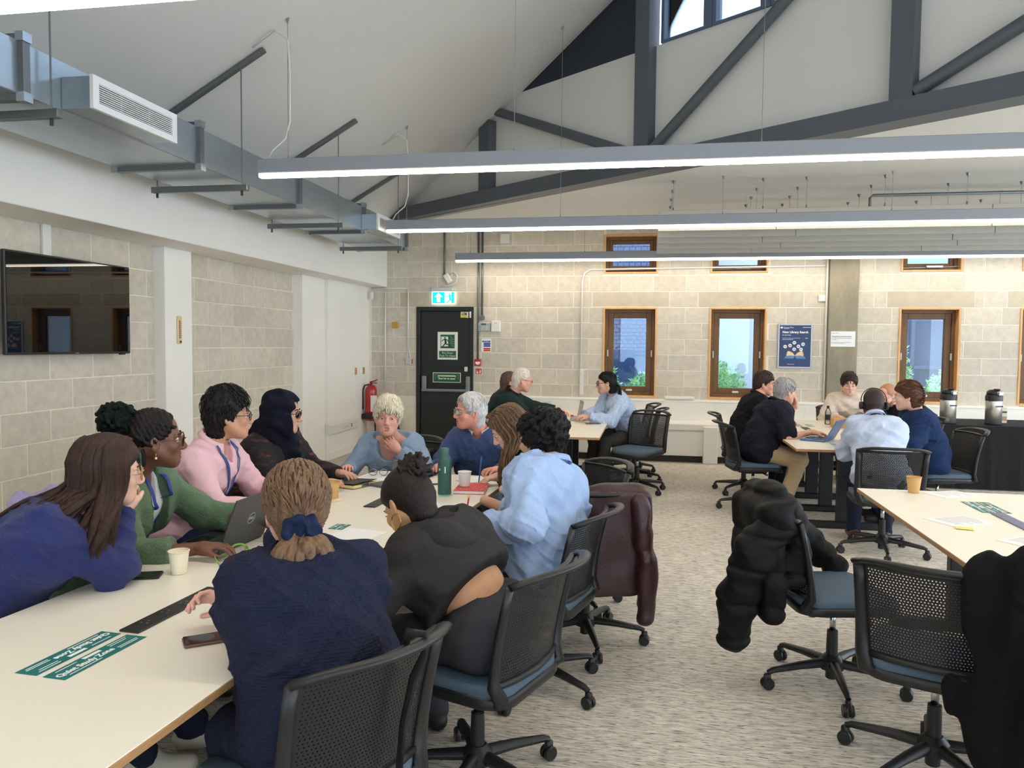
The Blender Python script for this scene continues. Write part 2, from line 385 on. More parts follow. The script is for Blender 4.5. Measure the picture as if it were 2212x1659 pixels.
# ---- door ----
dk = mat('dark green paint', (19,27,25), .45)
door = MB()
for (lo, hi) in (((-3.483,YB-.015,0),(-3.425,YB+.16,2.135)), ((-2.658,YB-.015,0),(-2.6,YB+.16,2.135)), ((-3.425,YB-.015,2.07),(-2.658,YB+.16,2.135))): door.cbox(lo, hi, .004)
door = struct(door.build('door_1', dk))
MB().cbox((-3.422,YB+.02,.008), (-2.661,YB+.065,2.067), .003).build('leaf', dk, door)
MB().box((-3.43,YB+.07,0), (-2.65,YB+.15,2.08)).build('stop', dk, door)
pb = MB(); grey_p = mat('grey push bar', (128,132,134), .45)
for x in (-3.395, -2.715): pb.cbox((x,YB-.03,.87), (x+.07,YB+.022,1.1), .02)
pb.cbox((-3.39,YB-.07,.865), (-2.65,YB-.035,.905), .012); pb.cbox((-3.39,YB-.06,.868), (-3.33,YB,.9), .01); pb.cbox((-2.71,YB-.06,.868), (-2.65,YB,.9), .01)
pb.build('push_bar', grey_p, door)
MB().cbox((-2.74,YB,1.17), (-2.69,YB+.025,1.24), .008).build('latch_box', white_plastic, door)
q = MB(); q.cbox((-2.66,YB-.03,1.97), (-2.635,YB-.01,2.065), .003); q.cbox((-2.71,YB,1.97),(-2.68,YB+.03,2.065),.004); q.build('contact', white_plastic, door)

# ---- outdoors ----
struct(MB().box((-30, YB+.3, -.3), (40, 60, -.05)).build('ground', mat('paving', (150,150,148), .9, var=.1, scale=2)))
# ================= LIGHTS, DUCT, BAFFLES, WALL FITTINGS =================
lamp_m = mat('lamp diffuser', (255,241,222), .5, emit=LAMP); lamp_side = mat('lamp diffuser side', (255,241,222), .5, emit=LAMP*.28)
lamp_body = mat('lamp housing', (150,153,158), .5)
wire_m = mat('wire', (140,140,140), .5)
flex_m = mat('white flex', (220,220,216), .5)
LN = ['added out of view at the back of the room behind the camera', 'added out of view just behind the camera', 'nearest the camera, running out at the top left', 'hanging over the near tables', 'hanging in front of the baffles', 'hanging closest to the rear block wall']
for i, y in enumerate((-2.95, -.25, 2.45, 5.17, 7.87, 10.8)):  # first two rows added out of view to brighten near floor and tables
    L = thing('pendant_light', 'long white linear pendant light ' + LN[i], 'light', (-2.78, y, 2.745), 0, 'linear pendant lights')
    MB().cbox((0,-.036,.036), (9.0,.036,.135), .005).build('housing', lamp_body, L)
    df = MB().cbox((.004,-.026,.008), (8.996,.026,.038), .005).build('diffuser', [lamp_side, lamp_m], L)
    for p_ in df.data.polygons: p_.material_index = 1 if p_.normal.z < -.8 else 0
    for x in (.22, 1.85, 3.45, 5.0, 6.8):
        X = -2.78+x; zt = zc(X) if y < ty(X) else 3.25
        if X > xr: zt = min(zt, 3.25) if y > ty(X) else 5.5
        MB().cyl((x,0,.135), (x,0,zt-2.745), .0022, n=5).build('cable', wire_m, L)
        MB().cyl((x,0,.135),(x,0,.16),.008,.003,n=8).build('cable_grip', wire_m, L); MB().cyl((x,0,zt-2.745-.03),(x,0,zt-2.745+.01),.006,.016,n=8).build('ceiling_cup', wire_m, L)
    zt = (zc(-2.6) if i < 5 else 3.25)-2.745
    pts = [(.06,0,.13), (.10,0,.2), (.2,.0,.28), (.235,0,.4), (.235,0,max(zt-.35,.42)), (.22,0,zt-.12), (.12,0,zt-.05), (-.05,0,zt-.16)] if i < 5 else [(.03,0,.13), (.05,0,.17), (.15,.0,.24), (.17,0,.36), (.17,0,zt)]
    MB().tube(pts, .006, 6).build('flex', flex_m, L, smooth=True)

# duct
D = thing('air_duct', 'galvanised rectangular air duct hung along the white bulkhead', 'duct', (0,0,0))
xa, xb, za, zb = -3.62, -3.02, 2.765, 3.02
MB().cbox((xa,.2,za), (xb,9.28,zb), .004).build('duct_body', galv, D)
def flange(y):
    q = MB()
    for (lo, hi) in (((xb,y-.022,za-.03),(xb+.03,y+.022,zb+.03)), ((xa-.03,y-.022,za-.03),(xa,y+.022,zb+.03)), ((xa,y-.022,za-.03),(xb,y+.022,za)), ((xa,y-.022,zb),(xb,y+.022,zb+.03))): q.box(lo, hi)
    q.build('flange', strut_m, D)
    for (x, z) in ((xb+.015,za-.015), (xa-.015,za-.015), (xb+.015,zb+.015)): MB().box((x-.022,y-.028,z-.022), (x+.022,y+.028,z+.022)).build('flange_corner', galv, D)
for y in (1.85, 3.31, 4.79, 6.28, 7.79, 9.25): flange(y)
for y in (3.45, 5.28, 7.06, 8.84):
    h = thing('duct_hanger', 'steel trapeze hanger with threaded rods %s' % {3.45:'at the left edge of the picture', 5.28:'just past the first large grille', 7.06:'midway along the duct', 8.84:'beside the far grille'}[y], 'hanger', (0,y,0), 0, 'duct hangers')
    MB().cbox((xa-.09,-.02,za-.075), (xb+.09,.02,za-.032), .003).build('trapeze_bar', strut_m, h)
    for x in (xa-.05, xb+.04): MB().cyl((x,0,za-.11), (x,0,zc(x)-.03), .005, n=6).build('rod', strut_m, h)
    for x in (xa-.05, xb+.04): MB().cyl((x,0,za-.11), (x,0,za-.075), .009, n=6).build('nut', black_plastic, h)
    x0, x1 = -3.7, -2.8; d = Vector((1,0,SL)).normalized(); T = frame3((x0,0,zc(x0)-.012), d, (0,1,0))
    MB().cbox((0,-.02,-.03), ((x1-x0)/d.x,.02,.004), .003, T).build('ceiling_channel', strut_m, h)
grill_white = mat('grille white', (232,233,232), .45); dark_void = mat('duct void shade', (20,20,20), .8)
for (y0, y1, nm) in ((3.56,4.27,'large white louvred air grille on the near side of the duct'), (7.75,8.47,'white louvred air grille at the far end of the duct')):
    G = thing('air_grille', nm, 'grille', (xb, y0, 2.77), 0, 'duct grilles'); Lg = y1-y0; dx = .19; hz = .17
    MB().cbox((0,.006,.004), (dx-.02,Lg-.006,hz-.004), .003).build('grille_box', galv, G)
    q = MB()
    for (lo, hi) in (((dx-.02,0,0),(dx,Lg,.035)), ((dx-.02,0,hz-.035),(dx,Lg,hz)), ((dx-.02,0,.035),(dx,.045,hz-.035)), ((dx-.02,Lg-.045,.035),(dx,Lg,hz-.035))): q.box(lo, hi)
    q.build('grille_frame', grill_white, G)
    MB().box((dx-.021,.04,.03), (dx-.019,Lg-.04,hz-.03)).build('void_shade', dark_void, G)  # near-black sheet, paints the shade inside the duct behind the slats
    for k in range(9):
        z = .04+k*.0112
        MB().box((dx-.016,.045,z), (dx-.003,Lg-.045,z+.0045)).build('slat', grill_white, G)
    for k in (.33, .66): MB().box((dx-.019,Lg*k-.004,.035), (dx-.014,Lg*k+.004,hz-.035)).build('mullion', grill_white, G)

# acoustic baffles under the flat ceiling
baf = mat('acoustic baffle', (190,186,176), .85, var=.03, scale=20)
BN = ['nearest', 'second', 'middle', 'fourth', 'rearmost']
for i in range(5):
    y = 8.03 + i*.482
    B = thing('acoustic_baffle', 'long grey acoustic baffle, %s of the five hanging in a row' % BN[i], 'baffle', (0,y,2.745), 0, 'acoustic baffles')
    x = .05; ln = [1.42, 1.9, 1.9, 1.9] if i % 2 else [1.15, 1.95, 1.95, 1.95]
    for l in ln:
        MB().cbox((x,-.02,0), (x+l-.006,.02,.205), .003).build('panel', baf, B); x += l
    for xx in (.2, 1.07, 1.48, 2.2, 2.93, 3.6, 4.4, 5.2):
        MB().cyl((xx,0,.2), (xx,0,.505), .0022, n=5).build('wire', wire_m, B)
        MB().cyl((xx,0,.475),(xx,0,.506),.009,.02,n=8).build('ceiling_cup', strut_m, B); MB().cyl((xx,0,.2),(xx,0,.235),.008,n=6).build('wire_grip', strut_m, B)
cd = MB(); cd.tube([(2.25,8.75,2.98),(2.25,8.75,3.16),(2.28,8.75,3.19),(6.5,8.75,3.19)], .016, 8)
tag(cd.build('ceiling_conduit', strut_m, smooth=True), 'grey steel conduit running under the ceiling above the baffles', 'conduit')
sd = MB(); sd.lathe([(0.001,-.045),(.03,-.043),(.055,-.02),(.065,0)], (1.9,10.75,3.25), 16); tag(sd.build('smoke_detector', white_plastic), 'small white smoke detector on the rear ceiling over the baffles', 'detector')

# ---- TV ----
TVx = -4.28
tv = thing('television', 'large black wall-mounted television with a blank glossy screen', 'television', (TVx, 4.51, 1.475))
MB().cbox((-.035,0,0), (0,1.265,.715), .006).build('bezel', mat('tv bezel', (18,18,20), .35), tv)
MB().box((-.002,.012,.018), (.002,1.253,.703)).build('screen', mat('tv screen', (8,9,11), .02, spec=.45), tv)
MB().cbox((-.13,.3,.2), (-.034,.95,.55), .01).build('mount', black_plastic, tv)
MB().box((0,.64,.006),(.0024,.67,.011)).build('brand_mark', alu, tv)
MB().cbox((-.02,1.14,-.01), (0,1.2,.002), .002).build('sensor', black_plastic, tv)
tag(MB().cbox((XL+.003,4.98,2.15), (XL+.03,5.06,2.44), .004).build('cable_trunking', white_plastic), 'white cable trunking dropping from the bulkhead behind the television', 'trunking')

# ---- thermometer on the column ----
th = thing('thermometer', 'cream strip thermometer fixed to the white column', 'thermometer', (-4.3,6.44,1.555))
MB().cbox((0,0,0), (.012,.07,.26), .006).build('plate', mat('cream card', (222,200,150), .5), th)
MB().cyl((.014,.03,.05), (.014,.03,.22), .004, n=8).build('tube', mat('thermo red', (150,40,30), .3), th)
q = MB()
for k in range(9): q.box((.0122,.038,.06+k*.018), (.0128,.06,.064+k*.018))
q.box((.0122,.028,.012), (.0128,.06,.03)); q.build('scale_marks', black_plastic, th)

# ---- socket trunking, PIR, small signs on the plaster panel ----
so = thing('socket_box', 'white twin socket box on the white wall beside the extinguisher', 'socket', (-4.24,9.66,.335))
MB().prism([(0,0),(.045,.02),(.045,.13),(0,.17)], 0, 1.0, Matrix(((1,0,0,0),(0,0,1,0),(0,1,0,0),(0,0,0,1)))).build('housing', white_plastic, so)
for a in (.45, .66): MB().cbox((.043,a,.035), (.052,a+.16,.115), .004).build('socket_plate', white_plastic, so)
q = MB()
for a in (.5, .56): q.box((.0515,a,.06), (.0535,a+.012,.085))
for a in (.7, .73): q.box((.0515,a,.05), (.0535,a+.02,.1))
q.build('socket_holes', grey_p, so)
pir = thing('motion_sensor', 'small white motion sensor in the corner above the extinguisher', 'sensor', (-4.2,11.12,2.24))
MB().cbox((0,0,0), (.05,.05,.12), .015).build('case', white_plastic, pir); MB().cbox((.045,.01,.03), (.056,.04,.075), .008).build('lens', paper_m, pir)
for j, (y, c2) in enumerate(((10.62,(200,60,40)), (10.93,(60,110,70)))):
    t = thing('notice', 'tiny photoluminescent extinguisher notice, ' + ('left one with a red panel' if j == 0 else 'right one with a green panel'), 'sign', (-4.24,y,1.11), 0, 'extinguisher notices')
    MB().box((0,0,0), (.004,.09,.115)).build('plate', mat('glow cream', (226,214,176), .6), t)
    q = MB()
    for k in range(4): q.box((.004,.012,.015+k*.025), (.0045,.05,.03+k*.025))
    q.build('print', mat('notice print %d' % j, c2, .6), t); MB().box((.004,.055,.015), (.0045,.08,.1)).build('print', mat('notice red', (176,60,46), .6), t)

# ---- fire extinguishers ----
red = mat('extinguisher red', (176,20,28), .25, coat=.4)
def extinguisher(loc, label, h, r, rz=0):
    e = thing('fire_extinguisher', label, 'extinguisher', loc, rz, 'fire extinguishers')
    MB().lathe([(r*.86,0),(r,.015),(r,h*.8),(r*.92,h*.88),(r*.6,h*.94),(.02,h*.96)], n=24).build('cylinder', red, e, smooth=True)
    q = MB(); q.cyl((0,0,h*.95), (0,0,h*1.02), .018); q.cbox((-.02,-.012,h*1.0), (.09,.012,h*1.02), .004); q.build('valve', black_plastic, e)
    MB().tube([(-.02,0,h*1.03),(.05,0,h*1.06),(.1,0,h*1.1)], .01, 8).build('lever', red, e, smooth=True)
    MB().tube([(-.02,-.01,h*.98),(-.09,-.03,h*.94),(-.12,-.04,h*.8),(-.115,-.04,h*.3)], .012, 8).build('hose', black_plastic, e, smooth=True)
    q = MB(); n = 10
    for k in range(n):
        a0, a1 = radians(-75+k*9), radians(-75+(k+1)*9)
        q.add([(r*1.01*cos(a), r*1.01*sin(a), z) for a in (a0, a1) for z in (h*.25, h*.68)], [(0,2,3,1)])
    q.build('label', mat('extinguisher label', (222,214,210), .4), e)
    return e
e1 = extinguisher((-4.12,10.98,.42), 'upper red fire extinguisher with black hose fixed on the plaster wall', .56, .085)
q = MB(); q.cbox((-.11,-.11,.03), (.11,.11,.11), .01); q.build('bracket', black_plastic, e1)
e2 = extinguisher((-3.93,11.0,0), 'red fire extinguisher standing on the carpet in the corner', .5, .08)
tag(MB().tube([(-3.76,11.08,.0),(-3.75,11.09,.25),(-3.76,11.1,.48)], [.05,.045,.02], 10).build('discharge_horn', black_plastic, smooth=True), 'black discharge horn leaning in the corner beside the extinguisher', 'horn')

# ---- exit sign ----
teal_e = mat('exit green glow', (0,200,160), .5, emit=1.6); white_e = mat('exit white glow', (245,255,250), .5, emit=1.9)
ex = thing('exit_sign', 'illuminated green running man exit sign above the door', 'sign', (-3.235, YB-.06, 2.175))
MB().cbox((-.01,0,.185), (.365,.06,.245), .006).build('housing', mat('grey white', (196,198,196), .5), ex)
MB().box((.002,.02,.002), (.352,.034,.186)).build('panel', white_e, ex)
MB().box((.01,.017,.01), (.2,.021,.178)).build('panel_green', teal_e, ex); MB().box((.302,.017,.01), (.344,.021,.178)).build('panel_green', teal_e, ex)
XZ = Matrix(((1,0,0,0),(0,0,-1,.017),(0,1,0,0),(0,0,0,1)))
MB().prism([(.105,.165),(.165,.105),(.13,.105),(.13,.03),(.08,.03),(.08,.105),(.045,.105)], 0, .002, XZ).build('arrow', white_e, ex)
def runner(b, ox, oz, k, T, f=1, flip=1):
    P = lambda x, z: (ox+flip*x*k, oz+z*k)
    def limb(pts, w):
        for (a, c) in zip(pts, pts[1:]):
            a, c = Vector(P(*a)), Vector(P(*c)); t = (c-a).normalized(); n = Vector((-t.y,t.x))*w*k/2
            e = t*w*k*.3; b.prism([a-n-e, c-n+e, c+n+e, a+n-e], 0, .0015, T)
    b.prism([P(.47+.085*cos(q), .87+.085*sin(q)) for q in [i*pi/5 for i in range(10)]], 0, .0015, T)
    limb([(.5,.72),(.55,.42)], .19); limb([(.5,.72),(.3,.68),(.14,.56)], .08); limb([(.52,.72),(.72,.66),(.82,.5)], .08)
    limb([(.52,.44),(.62,.24),(.9,.2)], .11); limb([(.55,.42),(.42,.2),(.22,.02)], .11)
q = MB(); runner(q, .2, .015, .155, XZ); q.build('running_man', teal_e, ex)
MB().lathe([(.006,0),(.006,.004)], (.33,-.002,.215), 10, Matrix.Rotation(pi/2,3,'X')).build('indicator', mat('green led', (60,255,110), .4, emit=3), ex)
q = MB(); q.cbox((-.045,-.02,-.075),(.045,.02,.075),.02, Matrix.Translation((-2.995,YB-.03,2.555)) @ Matrix.Rotation(radians(-32),4,'Y'))
tag(q.build('connector_plug', white_plastic), 'white plug connector above the exit sign', 'plug')
tag(MB().tube([(-2.96,YB-.03,2.62),(-2.9,YB-.03,2.65),(-2.85,YB-.03,2.6),(-2.86,YB-.03,2.5),(-2.93,YB-.03,2.46),(-3.04,YB-.03,2.44),(-3.08,YB-.03,2.4)], .008, 8).build('power_flex', flex_m, smooth=True), 'curly white flex feeding the exit sign', 'cable')

# ---- door signs ----
gsign = mat('safety green', (24,92,66), .5); cream = mat('glow white', (232,232,216), .55)
XW = lambda x, y, z: Matrix(((1,0,0,x),(0,0,-1,y),(0,1,0,z),(0,0,0,1)))   # x right, y up, faces the room
fd = thing('fire_door_sign', 'white fire door sign with running man and flames on the dark door', 'sign', (-3.158,YB+.018,1.345))
MB().cbox((0,-.004,0), (.312,.003,.415), .002).build('plate', cream, fd)
MB().box((.045,-.005,.17), (.265,-.004,.375)).build('green_panel', gsign, fd); MB().box((.025,-.005,.03), (.287,-.004,.13)).build('green_panel', gsign, fd)
MB().prism([(.055,.2),(.165,.2),(.165,.345),(.055,.345)], 0, .0005, XW(0,-.0052,0)).build('white_door', cream, fd)
q = MB(); runner(q, .045, .195, .15, XW(0,-.006,0)); q.build('running_man', gsign, fd)
q = MB()
for k in range(4):
    z = .2+k*.034; q.tube([(.255,-.0055,z),(.225,-.0055,z+.012),(.2,-.0055,z+.045),(.185,-.0055,z+.06)], [.007,.007,.005,.001], 4, flat=(1,.2))
q.build('flames', cream, fd)
text('lettering', 'Fire Door', .042, XW(.156,-.0052,.1), cream, fd); text('lettering', 'Push To Open', .042, XW(.156,-.0052,.057), cream, fd)
ps = thing('push_bar_sign', 'green push bar to open sign above the door bar', 'sign', (-3.23,YB+.018,1.0))
MB().cbox((0,-.003,0), (.435,.002,.15), .001).build('plate', cream, ps); MB().box((.01,-.004,.01), (.425,-.0032,.14)).build('green_panel', gsign, ps)
MB().box((.08,-.005,.09), (.355,-.0042,.11)).build('bar_print', mat('glow yellow', (214,222,150), .6), ps)
text('lettering', 'Push bar to open', .036, XW(.2175,-.0045,.06), cream, ps, bold=.0012)
q = MB()
for sx in (1, -1):
    o = .2175
    for pts in ([(.185,.118),(.178,.09),(.18,.05)], [(.15,.1),(.135,.07),(.12,.035)], [(.135,.09),(.12,.06),(.108,.04)], [(.185,.118),(.15,.118)]):
        q.tube([(o+sx*a,-.0046,z) for a, z in pts], .004, 4, flat=(1,.2))
q.build('hands_print', cream, ps)
yl = thing('warning_sticker', 'small yellow warning sticker at the top of the door', 'sticker', (-2.805,YB+.0175,1.975))
MB().box((0,-.002,0), (.115,.001,.09)).build('plate', mat('warning yellow', (232,205,60), .5), yl)
MB().box((.008,-.003,.035), (.107,-.002,.08)).build('white_panel', cream, yl)
q = MB(); q.prism([(.015,.04),(.042,.04),(.03,.065)],0,.0006,XW(0,-.0035,0)); q.box((.052,-.0037,.035),(.062,-.003,.078)); q.box((.07,-.0037,.04),(.1,-.003,.068)); q.build('symbols', black_plastic, yl)

# ---- conduits and boxes on the back wall ----
def conduit(pts, label, r=.012, m=None): tag(MB().tube(pts, r, 8).build('conduit', m or strut_m, smooth=True), label, 'conduit', 'wall conduits')
y = YB-.018
conduit([(-3.05,y,3.25),(-3.05,y,2.6)], 'grey conduit running up from the exit sign plug', .014)
conduit([(-2.53,y,3.25),(-2.53,y,1.36)], 'tall grey conduit beside the door down to the red call point', .015)
conduit([(-2.47,y,3.25),(-2.47,y,1.97)], 'grey conduit ending at the round box above the keypad', .015)
conduit([(-3.97,y,2.37),(-3.97,y,.9)], 'thin pale conduit near the corner left of the door', .012, white_plastic)
conduit([(-3.61,y,2.39),(-3.61,y,1.5)], 'thin pale conduit above the grey junction box', .012, white_plastic)
conduit([(-4.2,y,2.41),(-3.6,y,2.41)], 'thin pale conduit running along under the bulkhead end', .009, white_plastic)
conduit([(-1.0,y,1.23),(-.99,y,2.5),(-.96,y,2.62),(-.88,y,2.67),(-.66,y,2.675),(2.33,y-.005,2.7)], 'thin pale conduit bending along under the high windows', .012, white_plastic)
conduit([(2.36,y,3.25),(2.36,y,.84)], 'pale trunking running down beside the concrete pier', .014, white_plastic)
q = MB(); q.cyl((-2.47,y,1.99),(-2.47,y-.02,1.99),.001); q.lathe([(.04,0),(.04,.035)], (-2.47,YB,1.975), 16, Matrix.Rotation(pi/2,3,'X')); tag(q.build('conduit_box', strut_m), 'round grey conduit box above the keypad', 'box')
kp = thing('alarm_keypad', 'grey alarm keypad beside the door', 'keypad', (-2.535,YB-.03,1.775))
MB().cbox((0,0,0), (.195,.032,.125), .006).build('case', mat('keypad grey', (172,178,172), .5), kp)
MB().box((.055,-.002,.09), (.13,.002,.115)).build('display', mat('keypad display', (60,80,74), .3), kp)
q = MB()
for i in range(4):
    for j in range(3): q.cbox((.125+j*.02,-.004,.015+i*.016), (.14+j*.02,.001,.026+i*.016), .002)
q.build('keys', mat('keypad keys', (196,200,196), .5), kp)
q = MB()
for i in range(4): q.box((.01,-.002,.02+i*.017), (.055,.001,.03+i*.017))
q.build('indicator_labels', mat('keypad teal', (90,150,140), .5), kp)
bx = thing('control_box', 'plain white control box right of the grey keypad', 'box', (-2.325,YB-.045,1.765)); MB().cbox((0,0,0), (.135,.046,.165), .008).build('case', white_plastic, bx); MB().box((.045,-.001,.125),(.09,.001,.13)).build('marking', grey_p, bx)
fa = thing('fire_action_notice', 'fire action notice in blue and red under the white control box', 'notice', (-2.48,YB-.004,1.468))
MB().box((0,0,0), (.15,.004,.2)).build('plate', paper_m, fa); blue_p = mat('notice blue', (34,66,150), .5); red_p = mat('notice bright red', (206,52,40), .5)
q = MB(); q.box((.012,-.001,.145),(.138,0,.165))
for k in range(3): q.box((.035,-.001,.075+k*.022),(.138,0,.094+k*.022))
q.build('blue_print', blue_p, fa); q = MB()
for k in range(2): q.box((.035,-.001,.012+k*.026),(.138,0,.034+k*.026))
q.build('red_print', red_p, fa); text('lettering', 'Fire Action', .018, XW(.075,-.0012,.155), paper_m, fa)
mc = thing('fire_call_point', 'red break glass fire call point beside the door', 'alarm', (-2.578,YB-.04,1.26)); MB().cbox((0,0,0),(.105,.042,.1),.008).build('case', red, mc); MB().box((.018,-.002,.03),(.088,.001,.062)).build('glass_panel', paper_m, mc); MB().box((.03,-.002,.018),(.075,.001,.026)).build('marking', paper_m, mc)
cs = thing('call_point_sign', 'small red call point sign with a hand below the alarm', 'sign', (-2.572,YB-.004,1.128)); MB().box((0,0,0),(.108,.004,.1)).build('plate', cream, cs); MB().box((.008,-.001,.008),(.1,.0,.092)).build('red_panel', red_p, cs)
q = MB(); q.cbox((.022,-.002,.018),(.05,-.001,.045),.0005); q.box((.026,-.002,.045),(.033,-.001,.075)); q.prism([(.065,.02),(.085,.02),(.088,.06),(.075,.08),(.066,.05)],0,.0008,XW(0,-.001,0)); q.build('hand_print', cream, cs)
tag(MB().cbox((-3.855,YB-.05,1.815),(-3.76,YB,1.905),.006).build('call_box', mat('mustard', (196,150,60), .5)), 'small mustard yellow box on the blocks left of the door', 'box')
jb = thing('junction_box', 'grey junction box left of the door fed by two flexes', 'box', (-3.645,YB-.045,1.265)); MB().cbox((0,0,0),(.095,.046,.095),.006).build('case', mat('grey white', (196,198,196), .5), jb); MB().box((.095,.01,.01),(.1,.044,.085)).build('side_plate', red, jb)
q = MB()
for sx in (.03, .065): q.tube([(.045+(sx-.045)*.3,.025,.24),(sx,.025,.16),(sx,.025,.09)], .007, 6)
q.build('flex', flex_m, jb)
wt = thing('wall_trunking', 'short white vertical trunking with a valve left of the first window', 'trunking', (-1.01,YB-.03,.86)); MB().cbox((0,0,0),(.055,.03,.375),.004).build('cover', white_plastic, wt); q = MB(); q.cyl((.03,0,.34),(.03,-.03,.34),.022); q.cyl((.05,-.01,.35),(.1,-.01,.37),.008); q.build('valve', white_plastic, wt)
tag(MB().cbox((2.255,YB-.02,2.215),(2.345,YB,2.3),.004).build('switch_plate', white_plastic), 'small square white plate left of the concrete pier', 'switch')
tag(MB().cbox((-2.2,YB-.06,3.06),(-2.07,YB,3.2),.006).build('wall_box', white_plastic), 'white box high on the block wall near the ceiling', 'box')

# ---- poster and notice ----
po = thing('poster', 'navy library search poster in a silver snap frame', 'poster', (1.735,YB-.02,1.29)); PW, PH = .455, .615
navy = mat('poster navy', (42,62,106), .5)
MB().box((.015,.004,.015),(PW-.015,.014,PH-.015)).build('sheet', navy, po)
q = MB()
for (lo,hi) in (((0,0,0),(.022,.018,PH)),((PW-.022,0,0),(PW,.018,PH)),((.022,0,0),(PW-.022,.018,.022)),((.022,0,PH-.022),(PW-.022,.018,PH))): q.cbox(lo,hi,.004)
q.build('frame', alu, po)
pt = lambda s, sz, x, z, b=0, al='LEFT', m=paper_m: text('lettering', s, sz, XW(x,.0036,z), m, po, bold=b, align=al)
pt('Queen Mary', .026, .075, .565); pt('University of London', .009, .075, .55, .0004); pt('Library Services', .016, .43, .567, .0006, 'RIGHT'); pt('New Library Search', .042, .06, .5, .0016); pt('is now live', .026, .06, .46, .0004)
pt('Connecting you seamlessly to resources including', .0115, .06, .418, .0002); pt('physical', .0115, .36, .418, .0005); pt('books, e-books and journals', .0125, .06, .4, .0004)
pt('library.qmul.ac.uk', .013, .135, .058, .0003)
q = MB(); q.prism([(.035,.552),(.062,.552),(.068,.574),(.058,.566),(.0485,.583),(.039,.566),(.029,.574)],0,.0006,XW(0,.0038,0)); q.build('crown_logo', paper_m, po)
for k,(x,z) in enumerate(((.1,.3),(.165,.315),(.22,.355),(.275,.305),(.335,.335),(.22,.265),(.31,.262))):
    q = MB(); q.prism([(x+.024*cos(a*pi/8),z+.024*sin(a*pi/8)) for a in range(16)],0,.0006,XW(0,.0038,0)); q.build('circle', paper_m, po)
    q = MB(); q.box((x-.013,.0022,z-.006),(x+.013,.0032,z+.006)); q.build('circle_mark', red_p if k in (1,5) else grey_p, po)
gold = mat('page gold', (232,206,150), .6); sky_b = mat('page blue', (92,140,190), .6)
for sx in (1,-1):
    c = .232; pg = lambda l: [(c+sx*a,z) for a,z in l][::sx]
    MB().prism(pg([(.0,.175),(.03,.215),(.08,.24),(.105,.235),(.095,.225),(.115,.215),(.1,.205),(.12,.19),(.105,.18),(.125,.165),(.06,.16)]),0,.0006,XW(0,.0038,0)).build('pages', gold, po)
    MB().prism(pg([(.0,.175),(.06,.178),(.12,.17),(.145,.135),(.02,.135)]),0,.0007,XW(0,.0036,0)).build('cover', sky_b, po)
nt_ = thing('paper_notice', 'white printed paper notice taped to the concrete pier', 'notice', (2.42,YB-.064,1.595)); MB().box((0,0,0),(.315,.003,.21)).build('sheet', paper_m, nt_)
ink = mat('grey ink', (70,70,76), .7)
for s, sz, z, b in (('Queen Mary',.016,.185,0),('Photography and video will take place',.0165,.14,.0004),('throughout for promotional and publicity',.015,.118,0),('use today',.015,.098,0),('Please speak to a member of staff if you do not wish to appear',.0095,.06,0),('in any of the images taken during this session',.0095,.046,0)):
    text('lettering', s, sz, XW(.015,-.0006,z), ink, nt_, bold=b, align='LEFT')
# ================= OUTSIDE THE WINDOWS =================
brickb = mat('blue grey brick', (96,104,128), .9, var=.12, scale=3)
nb = struct(MB().box((-9, 15.2, -.05), (.9, 20, 6.5)).build('neighbour_house', brickb), 'blue grey brick building across the yard')
brk = MB(); rr = random.Random(3)
for k in range(44):
    for i in range(60):
        x = -2.4+i*.225/1.0*.5+(k % 2)*.056*1; z = 1.4+k*.075
        if x < .88: brk.box((x, 15.185, z), (x+.1, 15.21, z+.065))
bo = brk.build('bricks', brickb, nb); bo['kind'] = 'stuff'
MB().box((-2.2,15.17,.9),(-.3,15.2,1.5)).build('dark_window', mat('dark glass', (50,66,96), .15), nb)
pw = struct(MB().box((.9, 16.5, -.05), (4.6, 20, 6.5)).build('render_wall', mat('pale render', (206,204,206), .9, var=.04, scale=1)), 'pale rendered building across the yard')
rb = mat('red brick', (150,80,62), .9, var=.12, scale=6)
for k in range(20): MB().box((.9,16.4,.2+k*.085),(1.25,16.52,.275+k*.085)).build('brick', rb, pw)
fw = struct(MB().box((4.6, 15.6, -.05), (14, 20, 2.2)).build('glazed_building', mat('blue cladding', (96,112,146), .7)), 'blue clad building with large panes')
MB().box((4.55,15.5,2.2),(14,20,6)).build('fascia', mat('pale blue fascia', (176,192,216), .7), fw)
for k in range(6):
    f = MB(); a = 4.8+k*1.4
    for (lo,hi) in (((a,15.52,.3),(a+.06,15.6,2.1)),((a+1.2,15.52,.3),(a+1.26,15.6,2.1)),((a,15.52,1.2),(a+1.26,15.6,1.26))): f.box(lo,hi)
    f.build('window_frame', mat('frame slate', (70,84,112), .6), fw); MB().box((a+.06,15.58,.3),(a+1.2,15.6,2.1)).build('pane', mat('dark glass', (50,66,96), .15), fw)
leaf_ms = [mat('leaf a', (150,200,124), .6, var=.25, scale=9, rnd=.1), mat('leaf b', (176,218,146), .6, var=.2, scale=9, rnd=.1)]
